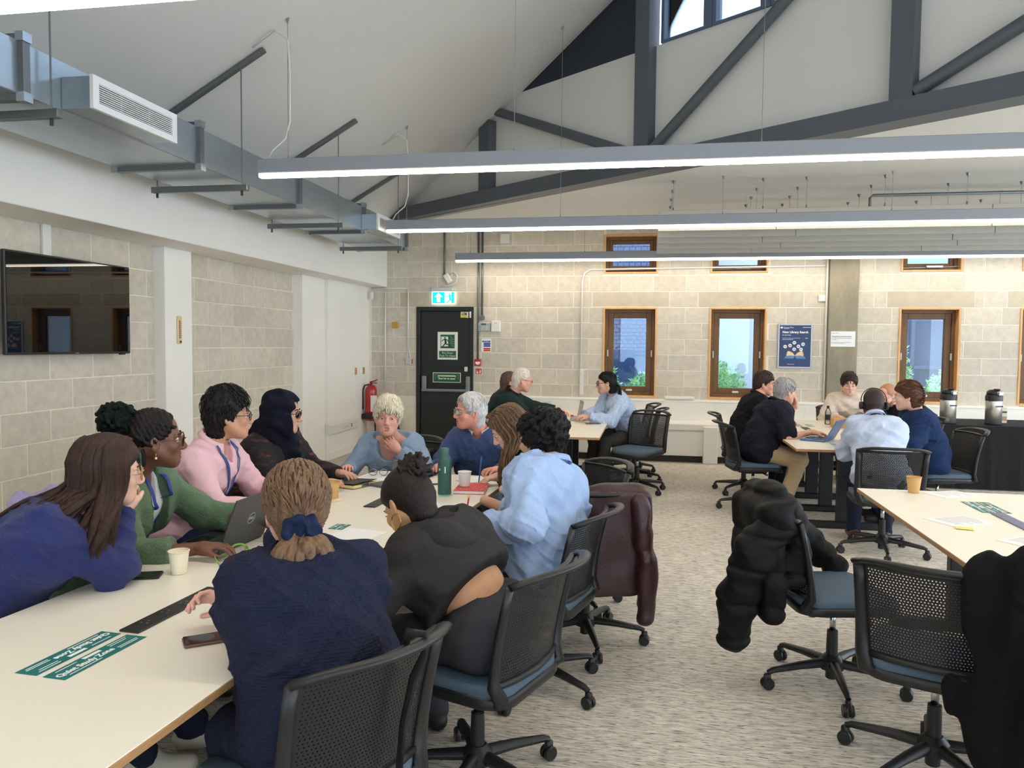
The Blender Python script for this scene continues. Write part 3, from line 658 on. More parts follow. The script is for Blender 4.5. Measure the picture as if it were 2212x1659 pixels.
def bush(x, y, r, h, label, mi, n=2600):
    b = thing('shrub', label, 'shrub', (x,y,-.05), 0, 'shrubs outside the windows'); q = MB(); rg = random.Random(int(x*100))
    for i in range(n):
        u, v, t = rg.uniform(0,2*pi), rg.uniform(-.3,1), rg.random()**.35
        cz = sqrt(max(0,1-min(v,1)**2)); p = Vector((r*t*cz*cos(u), r*t*cz*sin(u), h*.5+h*.5*v*t))
        d = Vector((rg.uniform(-1,1),rg.uniform(-1,1),rg.uniform(-.2,1))).normalized(); e = d.orthogonal().normalized(); s = rg.uniform(.035,.075)
        q.add([p-e*s*.4, p+d*s*.5-Vector((0,0,.006)), p+e*s*.4, p+d*s*1.3], [(0,1,3),(1,2,3)])
    q.build('foliage', leaf_ms[mi], b)
    st = MB()
    for k in range(5): a = k*1.256; st.tube([(0,0,0),(r*.3*cos(a),r*.3*sin(a),h*.4),(r*.6*cos(a),r*.6*sin(a),h*.8)], [.015,.01,.004], 5)
    st.build('stems', darkoak, b)
bush(-.95,12.9,.5,1.45,'pale green leafy shrub at the left of the first window',1); bush(-.02,12.75,.45,1.2,'low green shrub at the right of the first window',0)
bush(.98,12.9,.6,1.46,'tall bushy green shrub behind the second window',0,3400); bush(2.0,12.8,.42,1.2,'low dark shrub at the right of the second window',0)
bush(3.72,13.3,.42,1.95,'tall conical shrub at the left of the third window',1,3000); bush(4.6,12.8,.5,1.35,'bright green shrub filling the bottom of the third window',1,3000); bush(5.55,13.2,.5,1.4,'broad shrub behind the fourth window',0); bush(6.5,13.4,.5,1.6,'shrub at the edge of the fourth window',1)
rl = thing('handrail', 'pale metal handrail outside the windows', 'railing', (0,12.2,0))
MB().tube([(-3,0,.86),(7,0,.86)],.024,10).build('rail', alu, rl)
for k in range(6): MB().cyl((-2.8+k*1.8,0,-.05),(-2.8+k*1.8,0,.86),.02).build('rail_post', alu, rl)
# ================= CHAIRS AND TABLES =================
seat_m = mat('blue grey upholstery', (80,99,116), .85, var=.06, scale=120, bump=.15, bscale=400)
seat_dark = mat('charcoal upholstery', (52,60,72), .85, var=.06, scale=120)
def rounded(w, d, r, n=5, taper=0):
    pts = []
    for (cx, cy, a0) in ((w/2-r, d/2-r, 0), (-w/2+r, d/2-r, 90), (-w/2+r, -d/2+r, 180), (w/2-r, -d/2+r, 270)):
        for k in range(n+1):
            a = radians(a0+90*k/n); pts.append((cx+r*cos(a), cy+r*sin(a)))
    return pts
def cushion(w, d, r, z0, z1, lift=0, crown=.008):
    """rounded pad with soft top edge, crowned, front lip dropped"""
    b = MB(); rings = [(0.985,z0),(1.0,z0+.006),(1.0,z1-.014),(.985,z1-.005),(.95,z1),(.6,z1+crown*.8),(.0,z1+crown)]
    pts = rounded(w, d, r); vs = []; fs = []; n = len(pts)
    for (s, z) in rings[:-1]:
        for (x, y) in pts:
            yy = y*s; vs.append((x*s, yy, z - (.018*max(0, (yy-d*.3)/(d*.2))**2 if yy > d*.3 else 0) + (.012*((x*s)/(w/2))**2)))
    vs.append((0, 0, rings[-1][1]))
    for i in range(len(rings)-2):
        for k in range(n): fs.append((i*n+k, i*n+(k+1) % n, (i+1)*n+(k+1) % n, (i+1)*n+k))
    m = (len(rings)-2)*n
    for k in range(n): fs.append((m+k, m+(k+1) % n, len(vs)-1))
    fs.append(tuple(range(n))[::-1]); return b.add(vs, fs)
def back_pt(u, v, off=0):
    x = (u-.5)*.425*(1+.06*v); z = .485+.335*v
    y = -.235-.07*v**1.4 + .04*(x/.21)**2 + off
    return Vector((x, y, z))
def make_chair():
    t = thing('office_chair', 'black office chair', 'chair', (0,0,0), 0, 'black perforated office chairs')
    cushion(.455, .45, .09, .425, .468).build('seat_cushion', seat_m, t, smooth=True)
    cushion(.475, .47, .10, .395, .435, crown=0).build('seat_shell', black_plastic, t, angle=50)
    # perforated panel: real holes
    nu, nv = 40, 32; b = MB()
    for j in range(nv):
        for i in range(nu):
            edge = i < 2 or i > nu-3 or j < 1 or j > nv-2
            P = lambda a, c: back_pt((i+a)/nu, (j+c)/nv)
            if edge: b.add([P(0,0),P(1,0),P(1,1),P(0,1)], [(0,1,2,3)]); continue
            s = .18 if j % 2 else -.18; h = .235
            cs = [(0,0),(1,0),(1,1),(0,1)]; hs = [(.5+s-h,.5),(.5+s,.5-h),(.5+s+h,.5),(.5+s,.5+h)]
            hs = [(.5+s-h*.8,.5-h*.8),(.5+s+h*.8,.5-h*.8),(.5+s+h*.8,.5+h*.8),(.5+s-h*.8,.5+h*.8)]
            b.add([P(*c) for c in cs]+[P(*c) for c in hs], [(0,1,5,4),(1,2,6,5),(2,3,7,6),(3,0,4,7)])
    b.build('back_panel', black_plastic, t, smooth=True)
    # side frames
    for sx in (-1, 1):
        path = [(sx*.12,-.08,.40),(sx*.17,-.18,.405),(sx*.205,-.222,.435)]
        path += [tuple(back_pt(.5+sx*.5, v) + Vector((sx*.006,-.004,0))) for v in (0,.25,.5,.75,1)]
        MB().tube(path, [.02,.024,.026,.024,.021,.019,.018,.018], 8, flat=(.75,1.15), up=(sx,0,0)).build('back_frame', black_plastic, t, smooth=True)
    # lower rail + top rail + handle loop
    MB().tube([tuple(back_pt(u,.0)+Vector((0,-.002,-.004))) for u in (0,.25,.5,.75,1)], .013, 8).build('lower_rail', black_plastic, t, smooth=True)
    MB().tube([tuple(back_pt(u,1.0)+Vector((0,-.002,.004))) for u in (0,.25,.5,.75,1)], .011, 8, flat=(1.2,.7)).build('top_rail', black_plastic, t, smooth=True)
    hp = []
    for k in range(13):
        u = -1+2*k/12; e = back_pt(.5+u*.5, 1.0); hp.append((u*.24, e.y-.012-.062*(1-abs(u)**2.6), .826+.03*(1-u**4)))
    MB().tube(hp, [.017]+[.0165]*11+[.017], 8, flat=(1.35,.7), up=(0,.25,1)).build('handle', black_plastic, t, smooth=True)
    # column
    MB().cbox((-.1,-.11,.365),(.1,.11,.4),.012).build('mechanism', black_plastic, t)
    MB().cyl((0,0,.25),(0,0,.37),.014,n=14).build('gas_piston', chrome, t, smooth=True)
    MB().lathe([(.02,.035),(.026,.04),(.026,.19),(.024,.265),(.018,.268)], n=16).build('column', black_plastic, t, angle=40)
    MB().lathe([(.03,.075),(.055,.085),(.055,.125),(.032,.15)], n=16).build('hub', black_plastic, t, angle=40)
    MB().tube([(.1,.03,.385),(.2,.05,.38),(.24,.06,.378)], [.006,.006,.009], 6).build('lever', black_plastic, t, smooth=True)
    arm = MB(); arm.tube([(0,.035,.112),(0,.16,.104),(0,.29,.088),(0,.315,.078)], [.03,.024,.018,.014], 8, flat=(.85,.8), up=(0,0,1)); arm_me = arm.mesh('leg')
    cst = MB()
    for sx in (-1,1): cst.lathe([(.006,-.009),(.024,-.009),(.028,-.004),(.028,.004),(.024,.009),(.006,.009)], (sx*.014,.315,.028), 14, Matrix.Rotation(pi/2,3,'Y'))
    cst.cbox((-.012,.3,.03),(.012,.332,.075),.006); cst_me = cst.mesh('caster')
    for me in (arm_me, cst_me):
        me.materials.append(black_plastic); me.polygons.foreach_set('use_smooth',[True]*len(me.polygons)); me.set_sharp_from_angle(angle=radians(45))
    for k in range(5):
        a = bpy.data.objects.new('leg', arm_me); COL.objects.link(a); a.parent = t; a.rotation_euler = (0,0,2*pi*k/5+.3)
        c = bpy.data.objects.new('caster', cst_me); COL.objects.link(c); c.parent = a
    return t
chair0 = make_chair(); used_chair = []
def chair(x, y, deg, label, dark=False, spin=0):
    if not used_chair:
        used_chair.append(1); c = chair0; c.location = (x,y,0); c.rotation_euler = (0,0,radians(deg)); c['label'] = label
    else: c = dup(chair0, (x,y,0), radians(deg), label)
    if spin:
        for ch in c.children:
            if ch.name.startswith('leg'): ch.rotation_euler.z += radians(spin)
    return c
CH = lambda s: 'black office chair ' + s
chair(-.885,1.885,61,CH('with a strap round its back in the foreground')); chair(-.585,2.63,70,CH('under the person in the grey hoodie'),spin=10)
chair(-.50,3.46,75,CH('under the person in the pale blue shirt')); chair(-.32,4.07,15,CH('with a maroon leather coat over its back'),spin=20)
chair(-.47,4.62,128,CH('of the person writing in a notebook'))
chair(-2.28,2.25,-80,CH('under the person in the navy jumper')); chair(-2.3,2.98,-85,CH('with a lilac jacket, behind the green cardigan')); chair(-2.45,3.62,-90,CH('under the person in the pink shirt')); chair(-2.42,4.35,-100,CH('under the person in the navy headscarf'))
chair(-1.80,5.42,176,CH('under the white-haired person in pale blue')); chair(-1.14,5.5,172,CH('under the grey-haired person in a blue jumper'))
chair(-.12,8.42,152,CH('standing empty in the aisle with its blue seat showing'),spin=-15); chair(-.17,9.1,90,CH('under the person in the striped blouse')); chair(-.25,9.75,100,CH('next to the window behind the striped blouse'))
chair(-1.72,8.25,-85,CH('under the person in the green fleece')); chair(-1.85,8.95,-85,CH('beside the wall, under the bald-headed far person'))
chair(1.0,7.72,-80,CH('under the grey-haired person in a navy polo'),spin=12); chair(1.02,8.62,-95,CH('with an olive bag hung on its back'))
chair(1.78,6.28,-4,CH('under the person in the white-blue shirt'),spin=15); chair(2.58,7.5,98,CH('under the person in the denim dress')); chair(2.66,8.66,95,CH('under the bearded person in glasses')); chair(2.3,9.9,178,CH('at the far end of the right-hand table'))
puffer_chair = chair(.86,3.74,-78,CH('with a black puffer jacket over its back'),spin=25); coat_chair = chair(1.06,3.02,-24,CH('with a black coat over its corner, front right'),spin=-8)

leg_black = mat('table leg black', (28,28,30), .45)
def table(x0, y0, w, l, deg, label, name='table'):
    t = thing(name, label, 'table', (x0,y0,0), radians(deg), 'white meeting tables')
    MB().cbox((0,0,.706),(w,l,.727),.002).build('tabletop_core', plyedge, t); MB().cbox((.001,.001,.727),(w-.001,l-.001,.730),.001).build('tabletop', laminate, t)
    for yy in (.32, l-.32):
        MB().cbox((w/2-.06,yy-.03,.06),(w/2+.06,yy+.03,.69),.004).build('leg', leg_black, t)
        MB().cbox((.12,yy-.035,0),(w-.12,yy+.035,.06),.01).build('foot', leg_black, t); MB().cbox((.1,yy-.03,.675),(w-.1,yy+.03,.706),.003).build('support', leg_black, t)
    MB().cbox((w/2-.03,.32,.6),(w/2+.03,l-.32,.66),.004).build('beam', leg_black, t)
    return t
rt = radians(-3.3)
def t1(u, v): return Vector((-2.052+u*cos(rt)-v*sin(rt), .03+u*sin(rt)+v*cos(rt), .73))    # near table frame: u across, v along
W1 = .925
p = t1(0,1.14); table(p.x, p.y, W1, 1.855, -3.3, 'white table in the left foreground with plywood edge'); p = t1(0,3.0); table(p.x, p.y, W1, 1.855, -3.3, 'white table in front of the two older people')
table(1.25,3.14,.95,1.8,0,'empty white table at right with a paper cup'); table(1.25,1.32,.95,1.8,0,'white table at the right edge beyond the front chairs')
table(-1.42,7.1,.97,1.45,0,'white table in the middle background, nearer half'); table(-1.42,8.56,.97,1.45,0,'white table in the middle background, farther half')
table(1.22,6.76,.93,1.35,0,'white table at right background, nearer half'); table(1.22,8.12,.93,1.35,0,'white table at right background, farther half')

# black-clothed refreshment table
bt = thing('refreshment_table', 'long table under a black cloth with the coffee flasks', 'table', (2.68,9.37,0))
cloth = mat('black cloth', (9,10,14), .9)
MB().cbox((.02,.02,.70),(5.4,.88,.722),.003).build('tabletop', laminate, bt)
q = MB(); n = 90
def hem(i): 
    x = 5.44*i/n; return x
vs, fs = [], []
for i in range(n+1):
    x = hem(i); wv = .006*sin(i*1.3)+.004*sin(i*2.7)
    for (dy, z) in ((.9,.725),(.0,.725),(-.004,.715),(-.006+wv*.5,.4),(-.012+wv,.012)): vs.append((x,dy,z))
for i in range(n):
    for k in range(4): fs.append((i*5+k,i*5+k+1,(i+1)*5+k+1,(i+1)*5+k))
q.add(vs, fs); q.add([(0,0,.725),(0,.9,.725),(0,.9,.01),(-.004,0,.01)], [(0,1,2,3)])
q.build('tablecloth', cloth, bt)
for x in (.1,5.3):
    for y in (.08,.8): MB().cyl((x,y,0),(x,y,.7),.018).build('leg', leg_black, bt)
# ================= PEOPLE: smooth implicit bodies =================
V3 = lambda *a: np.array(a, float)
def nrm(v): return v/(np.linalg.norm(v)+1e-9)
class Vol:
    """signed distance grid; shapes are blended in, the surface is then meshed"""
    def __init__(s, lo, hi, h):
        s.lo = np.array(lo, float)-3*h; s.h = h; s.n = np.ceil((np.array(hi)-s.lo)/h).astype(int)+4
        s.D = np.full(s.n, .25, np.float32)
    def reg(s, lo, hi):
        a = np.clip(np.floor((lo-s.lo)/s.h).astype(int), 0, s.n); b = np.clip(np.ceil((hi-s.lo)/s.h).astype(int)+1, 0, s.n)
        if np.any(b <= a): return None, None
        sl = tuple(slice(i, j) for i, j in zip(a, b))
        g = [(s.lo[i]+s.h*np.arange(a[i], b[i])).astype(np.float32).reshape([-1 if j == i else 1 for j in range(3)]) for i in range(3)]
        return sl, g
    def put(s, sl, d, k, op):
        A = s.D[sl]
        if op == 'sub':
            h = np.clip(.5-.5*(A+d)/k, 0, 1); s.D[sl] = A*(1-h)-d*h+k*h*(1-h)
        else:
            h = np.clip(.5+.5*(A-d)/k, 0, 1); s.D[sl] = A*(1-h)+d*h-k*h*(1-h)
    def cone(s, a, b, ra, rb=None, k=.02, op='add', cap=False):
        a, b = np.array(a, float), np.array(b, float); rb = ra if rb is None else rb; m = max(ra, rb)+k+2*s.h
        sl, g = s.reg(np.minimum(a,b)-m, np.maximum(a,b)+m)
        if sl is None: return
        ab = b-a; L2 = ab@ab+1e-12
        t = ((g[0]-a[0])*ab[0]+(g[1]-a[1])*ab[1]+(g[2]-a[2])*ab[2])/L2; tc = np.clip(t, 0, 1)
        d = np.sqrt((g[0]-a[0]-tc*ab[0])**2+(g[1]-a[1]-tc*ab[1])**2+(g[2]-a[2]-tc*ab[2])**2) - (ra+(rb-ra)*tc)
        if cap: L = sqrt(L2); d = np.maximum(d, np.maximum(-t*L, (t-1)*L))
        s.put(sl, d, k, op)
    def ell(s, c, rad, k=.02, R=None, op='add'):
        c = np.array(c, float); rad = np.array(rad, float); m = rad.max()+k+2*s.h
        sl, g = s.reg(c-m, c+m)
        if sl is None: return
        q = [g[i]-c[i] for i in range(3)]
        if R is not None: q = [R[i][0]*q[0]+R[i][1]*q[1]+R[i][2]*q[2] for i in range(3)]
        k0 = np.sqrt(sum((q[i]/rad[i])**2 for i in range(3))); k1 = np.sqrt(sum((q[i]/rad[i]**2)**2 for i in range(3)))+1e-6
        s.put(sl, k0*(k0-1)/k1, k, op)
    def box(s, c, half, R=None, r=.02, k=.03, op='add'):
        c = np.array(c, float); half = np.array(half, float); m = np.linalg.norm(half)+r+k+2*s.h
        sl, g = s.reg(c-m, c+m)
        if sl is None: return
        q = [g[i]-c[i] for i in range(3)]
        if R is not None: q = [R[i][0]*q[0]+R[i][1]*q[1]+R[i][2]*q[2] for i in range(3)]
        a = [np.abs(q[i])-half[i]+r for i in range(3)]
        d = np.sqrt(sum(np.maximum(x,0)**2 for x in a))+np.minimum(np.maximum(np.maximum(a[0],a[1]),a[2]),0)-r
        s.put(sl, d, k, op)
    def at(s, p):
        i = np.clip(np.round((np.array(p)-s.lo)/s.h).astype(int), 0, s.n-1); return float(s.D[tuple(i)])
    def chain(s, pts, rs, k=.02):
        for i in range(len(pts)-1): s.cone(pts[i], pts[i+1], rs[i], rs[i+1], k)
    def plane(s, p, n, k=.01):
        """keep the side of p that n points away from"""
        p, n = np.array(p), nrm(np.array(n)); sl, g = s.reg(s.lo-1, s.lo+s.n*s.h+1)
        d = (g[0]-p[0])*n[0]+(g[1]-p[1])*n[1]+(g[2]-p[2])*n[2]; s.put(sl, -d, k, 'sub')
    def disp(s, fn, band=.03):
        I = np.nonzero(np.abs(s.D) < band)
        p = s.lo+s.h*np.stack(I, 1); s.D[I] += fn(p).astype(np.float32)
    def mesh(s):
        D = s.D; S = D < 0; nx, ny, nz = D.shape
        c = np.zeros((nx-1,ny-1,nz-1), np.int8)
        for i in (0,1):
            for j in (0,1):
                for k in (0,1): c += S[i:nx-1+i, j:ny-1+j, k:nz-1+k]
        act = (c > 0) & (c < 8); I = np.stack(np.nonzero(act), 1)
        if len(I) == 0: return np.zeros((0,3)), np.zeros((0,4), int)
        idx = np.full(c.shape, -1, np.int32); idx[tuple(I.T)] = np.arange(len(I))
        corner = np.array([(i,j,k) for i in (0,1) for j in (0,1) for k in (0,1)])
        vals = np.stack([D[tuple((I+o).T)] for o in corner], 1)
        acc = np.zeros((len(I),3)); cnt = np.zeros(len(I))
        for a in range(8):
            for b in range(a+1, 8):
                if np.abs(corner[a]-corner[b]).sum() != 1: continue
                m = (vals[:,a] < 0) != (vals[:,b] < 0); t = vals[m,a]/(vals[m,a]-vals[m,b])
                acc[m] += corner[a]+t[:,None]*(corner[b]-corner[a]); cnt[m] += 1
        V = s.lo+s.h*(I+acc/cnt[:,None]); F = []
        for ax in range(3):
            sa = [slice(None)]*3; sb = [slice(None)]*3; sa[ax] = slice(0,-1); sb[ax] = slice(1,None)
            e = S[tuple(sa)] != S[tuple(sb)]; E = np.stack(np.nonzero(e), 1); o1, o2 = [(1,2),(2,0),(0,1)][ax]
            E = E[(E[:,o1] > 0) & (E[:,o2] > 0) & (E[:,o1] < D.shape[o1]-1) & (E[:,o2] < D.shape[o2]-1)]
            d1 = np.eye(3, dtype=int)[o1]; d2 = np.eye(3, dtype=int)[o2]
            q = np.stack([idx[tuple((E-u).T)] for u in (d1+d2, d2, 0*d1, d1)], 1)
            inside = S[tuple(E.T)]; q[~inside] = q[~inside][:, ::-1]; F.append(q)
        F = np.concatenate(F); F = F[(F >= 0).all(1)]
        return V, F
def emit(name, parts, m, parent, org=(0,0,0), smooth=True):
    """one mesh object from [(V, F), ...]"""
    vs, fs, n = [], [], 0
    for V, F in parts: vs.append(V-np.array(org)); fs.append(F+n); n += len(V)
    V = np.concatenate(vs); F = np.concatenate(fs)
    me = bpy.data.meshes.new(name); me.vertices.add(len(V)); me.vertices.foreach_set('co', V.astype(np.float32).ravel())
    k = F.shape[1]; me.loops.add(F.size); me.loops.foreach_set('vertex_index', F.astype(np.int32).ravel())
    me.polygons.add(len(F)); me.polygons.foreach_set('loop_start', np.arange(0, F.size, k, dtype=np.int32)); me.update(calc_edges=True); me.validate()
    return finish(name, me, m, parent, smooth)
def folds(amp=.004, f=46, seed=0, d=(0,0,1), aniso=.35):
    """cloth creases: long ridges roughly across direction d"""
    r = np.random.RandomState(seed); d = nrm(np.array(d, float)); A = []
    for i in range(5):
        v = nrm(r.randn(3)*aniso+d*(1 if i % 2 else .6)+r.randn(3)*.25); A.append((v*f*r.uniform(.6,1.5), nrm(r.randn(3))*f*.45, r.uniform(0,6,2), r.uniform(.5,1)))
    def fn(p):
        o = 0
        for (a, b, ph, wt) in A: u = np.sin(p@a+1.6*np.sin(p@b+ph[1])+ph[0]); o = o+wt*(u+.35*u*np.abs(u))
        return -amp*o/2.2
    return fn
def creases(amp, f=34, seed=0, d=(0,0,1), n=5):
    """sharp irregular crease ridges running roughly across d"""
    r = np.random.RandomState(seed+50); d = nrm(np.array(d, float)); A = []
    for i in range(n): A.append((nrm(d+r.randn(3)*.55)*f*r.uniform(.7,1.5), nrm(r.randn(3))*f*.35, nrm(r.randn(3))*f*.8, nrm(r.randn(3))*r.uniform(9,16), r.uniform(0,6,4)))
    def fn(p):
        o = 0
        for (a, b, c, m, ph) in A:
            u = 1-np.abs(np.sin(p@a+1.8*np.sin(p@b+ph[0])+.5*np.sin(p@c+ph[1])+ph[2])); o = o+u**4*np.clip(np.sin(p@m+ph[3])+.25, 0, 1)
        return -amp*o
    return fn
def rotm(yaw, pitch=0, roll=0):
    """columns: right, forward, up of a head facing yaw (0 = +Y), pitch up positive, roll to its right positive"""
    y, p, r = radians(yaw), radians(pitch), radians(roll)
    f = V3(-sin(y)*cos(p), cos(y)*cos(p), sin(p)); rt = V3(cos(y), sin(y), 0); u = np.cross(rt, f)
    return np.stack([cos(r)*rt-sin(r)*u, f, sin(r)*rt+cos(r)*u], 1)
def ik(S, W, l1, l2, hint):
    d = W-S; L = min(np.linalg.norm(d), (l1+l2)*.995); W2 = S+nrm(d)*L; a = (l1*l1-l2*l2+L*L)/(2*L); h = sqrt(max(l1*l1-a*a, 0)); n = nrm(d)
    hv = np.array(hint, float); hv = nrm(hv-n*(hv@n)); return S+n*a+hv*h, W2
# skin and cloth materials
def skin(name, rgb, var=.07): return mat('skin '+name, rgb, .48, var=var, scale=18, bump=.08, bscale=220, detail=5)
def wrinkle(m, sc=9, dist=.03, st=.5):
    nt = m.node_tree; b = nt.nodes['Principled BSDF']; tc = nt.nodes.new('ShaderNodeTexCoord'); n = nt.nodes.new('ShaderNodeTexNoise'); n.inputs['Scale'].default_value = sc; n.inputs['Detail'].default_value = 2; n.inputs['Distortion'].default_value = 1.2; n.noise_type = 'RIDGED_MULTIFRACTAL'
    bp = nt.nodes.new('ShaderNodeBump'); bp.inputs['Strength'].default_value = st; bp.inputs['Distance'].default_value = dist; nt.links.new(tc.outputs['Object'], n.inputs[0]); nt.links.new(n.outputs[0], bp.inputs['Height'])
    old = b.inputs['Normal'].links
    if old: nt.links.new(old[0].from_socket, bp.inputs['Normal'])
    nt.links.new(bp.outputs[0], b.inputs['Normal']); return m
def cloth(name, rgb, var=.05, bump=.25, bs=350, rough=.9, stretch=(1,1,1), scale=40, sheen=0, wr=6, wd=.035): return mat('cloth '+name, rgb, rough, var=var, scale=scale, bump=bump, bscale=bs, stretch=stretch, sheen=sheen, spec=.2) if 'cloth '+name in MATS else wrinkle(mat('cloth '+name, rgb, rough, var=var, scale=scale, bump=bump, bscale=bs, stretch=stretch, sheen=sheen, spec=.2), wr, wd)
def hairm(name, rgb, rgb2=None, st=(30,30,2.5), rough=.5): return mat('hair '+name, rgb, rough, rgb2=rgb2 or tuple(min(255,int(c*1.35+4)) for c in rgb), scale=3.2, stretch=st, bump=.4, bscale=9, detail=5, spec=.25 if sum(rgb) < 160 else .4)
def dimple(m, scale, stretch=(1,1,1), strength=.8):
    nt = m.node_tree; b = nt.nodes['Principled BSDF']; tc = nt.nodes.new('ShaderNodeTexCoord'); mp = nt.nodes.new('ShaderNodeMapping'); mp.inputs['Scale'].default_value = stretch
    vo = nt.nodes.new('ShaderNodeTexVoronoi'); vo.inputs['Scale'].default_value = scale; vo.inputs['Randomness'].default_value = .25; bp = nt.nodes.new('ShaderNodeBump'); bp.inputs['Strength'].default_value = strength; bp.inputs['Distance'].default_value = .006
    nt.links.new(tc.outputs['Object'], mp.inputs[0]); nt.links.new(mp.outputs[0], vo.inputs[0]); nt.links.new(vo.outputs['Distance'], bp.inputs['Height']); nt.links.new(bp.outputs[0], b.inputs['Normal']); return m
eye_white = mat('eye white', (226,222,216), .2); iris_m = mat('iris', (46,34,26), .15); lip_cache = {}

def head_sdf(N, h, fem=.0, mouth=0, jaw=1.0, fat=0):
    """head in its own frame (x right, y forward, z up, origin between the ears); N = neck base in that frame"""
    v = Vol((-.11,-.14,-.24), (.11,.15,.15), h)
    v.ell((0,-.012,.038), (.074,.096,.084), .02); v.ell((0,.03,-.035), (.060+fat,.064,.082), .03)
    v.cone((0,.03,-.066), (0,.066,-.098), .043*jaw+fat, .024*jaw, .025)
    for sx in (-1,1):
        v.cone((sx*.05,-.0,-.045), (sx*.022,.06,-.092), .024*jaw, .018*jaw, .03); v.ell((sx*.041,.062,-.028), (.022+fat*.5,.02,.022), .02)
        v.ell((sx*.033,.093,-.002), (.018,.016,.013), .012, op='sub')
        v.cone((sx*.012,.088,.018), (sx*.045,.074,.016), .008, .007, .012)
        v.ell((sx*.077,-.006,-.012), (.009,.020,.032), .006, R=np.array([[cos(.35),sin(.35)*sx,0],[-sin(.35)*sx,cos(.35),0],[0,0,1]])); v.ell((sx*.083,-.003,-.008), (.004,.010,.016), .004, op='sub')
        v.ell((sx*.013,.1,-.040), (.009,.010,.008), .006)
    v.cone((0,.087,.008), (0,.108,-.032), .0085, .0125, .012); v.ell((0,.106,-.035), (.012,.011,.010), .008)
    v.cone((-.017,.083,-.064), (.017,.083,-.064), .0085, .0085, .010); v.ell((0,.091,-.063), (.012,.006,.006), .005)
    v.cone((-.014,.084,-.077), (.014,.084,-.077), .0085, .0085, .010); v.cone((-.02,.094,-.0705), (.02,.094,-.0705), .0025, .0025, .004, op='sub')
    if mouth: v.ell((0,.094,-.073), (.017,.016,.004+.010*mouth), .004, op='sub')
    N = np.array(N); v2 = Vol(np.minimum((-.11,-.14,-.15), N-.09), np.maximum((.11,.15,.15), N+.09), h)
    # copy head field into the enlarged grid
    o = np.round((v.lo-v2.lo)/h).astype(int); v2.lo = v.lo-o*h
    a = np.maximum(o, 0); e = np.minimum(o+v.n, v2.n); v2.D[tuple(slice(i,j) for i,j in zip(a,e))] = v.D[tuple(slice(i-oo,j-oo) for i,j,oo in zip(a,e,o))]
    nr = .056-.008*fem
    v2.cone((0,-.022,-.05), N*.75+np.array((0,-.02,-.05))*.25, nr, nr*.98, .03); v2.cone(N*.75+np.array((0,-.02,-.05))*.25, N, nr*.98, nr*1.12, .03)
    return v2
def hand_mesh(W, d, n, side, curl=20, spread=4, thumb=25, s=1.0, h=.0036, point=None):
    """W wrist, d hand direction, n back-of-hand normal, side +1 right / -1 left; per-finger curl may be a list"""
    d = nrm(np.array(d, float)); n = np.array(n, float); n = nrm(n-d*(n@d)); l = np.cross(d, n)*side      # l points to the thumb side
    W = np.array(W, float); v = Vol(W-.13-.0, W+.13, h)
    v.lo = W+d*.07*s-.14; v.n = np.ceil(.28/h).astype(int)*np.ones(3, int)+2; v.D = np.full(v.n, .25, np.float32)
    R = np.stack([l, d, n], 0)
    v.ell(W+d*.05*s+l*.002, np.array((.040,.052,.017))*s, .012, R=R); v.cone(W-d*.03*s, W+d*.02*s, .026*s, .027*s, .018)
    v.ell(W+d*.035*s+l*.022*s-n*.006, np.array((.02,.034,.017))*s, .012, R=R)
    cl = curl if isinstance(curl, (list, tuple)) else [curl]*4
    for i, (off, L) in enumerate(((.029,.074),(.0095,.082),(-.0105,.075),(-.029,.06))):
        p = W+d*(.088-.004*abs(i-1.2))*s+l*off*s; a = radians(spread*(1.5-i)); dd = d*cos(a)+l*sin(a); ang = 0; r = (.0088 if i < 3 else .0076)*s
        for j, fr in enumerate((.45,.3,.25)):
            ang += radians(cl[i])*(1 if j else .8); u = dd*cos(ang)-n*sin(ang); q = p+u*L*fr*s; v.cone(p, q, r, r*.9, .004); p = q; r *= .9
    a = radians(thumb); p = W+d*.028*s+l*.032*s-n*.008*s; u = nrm(d*cos(a)+l*sin(a)*.85-n*.35); q = p+u*.042*s; v.cone(p, q, .0125*s, .0105*s, .008)
    u2 = nrm(u+d*.35-n*.25-l*.15); v.cone(q, q+u2*.034*s, .0105*s, .0082*s, .004)
    return v.mesh()
def xf(VF, R, o): return VF[0]@R.T+o, VF[1]

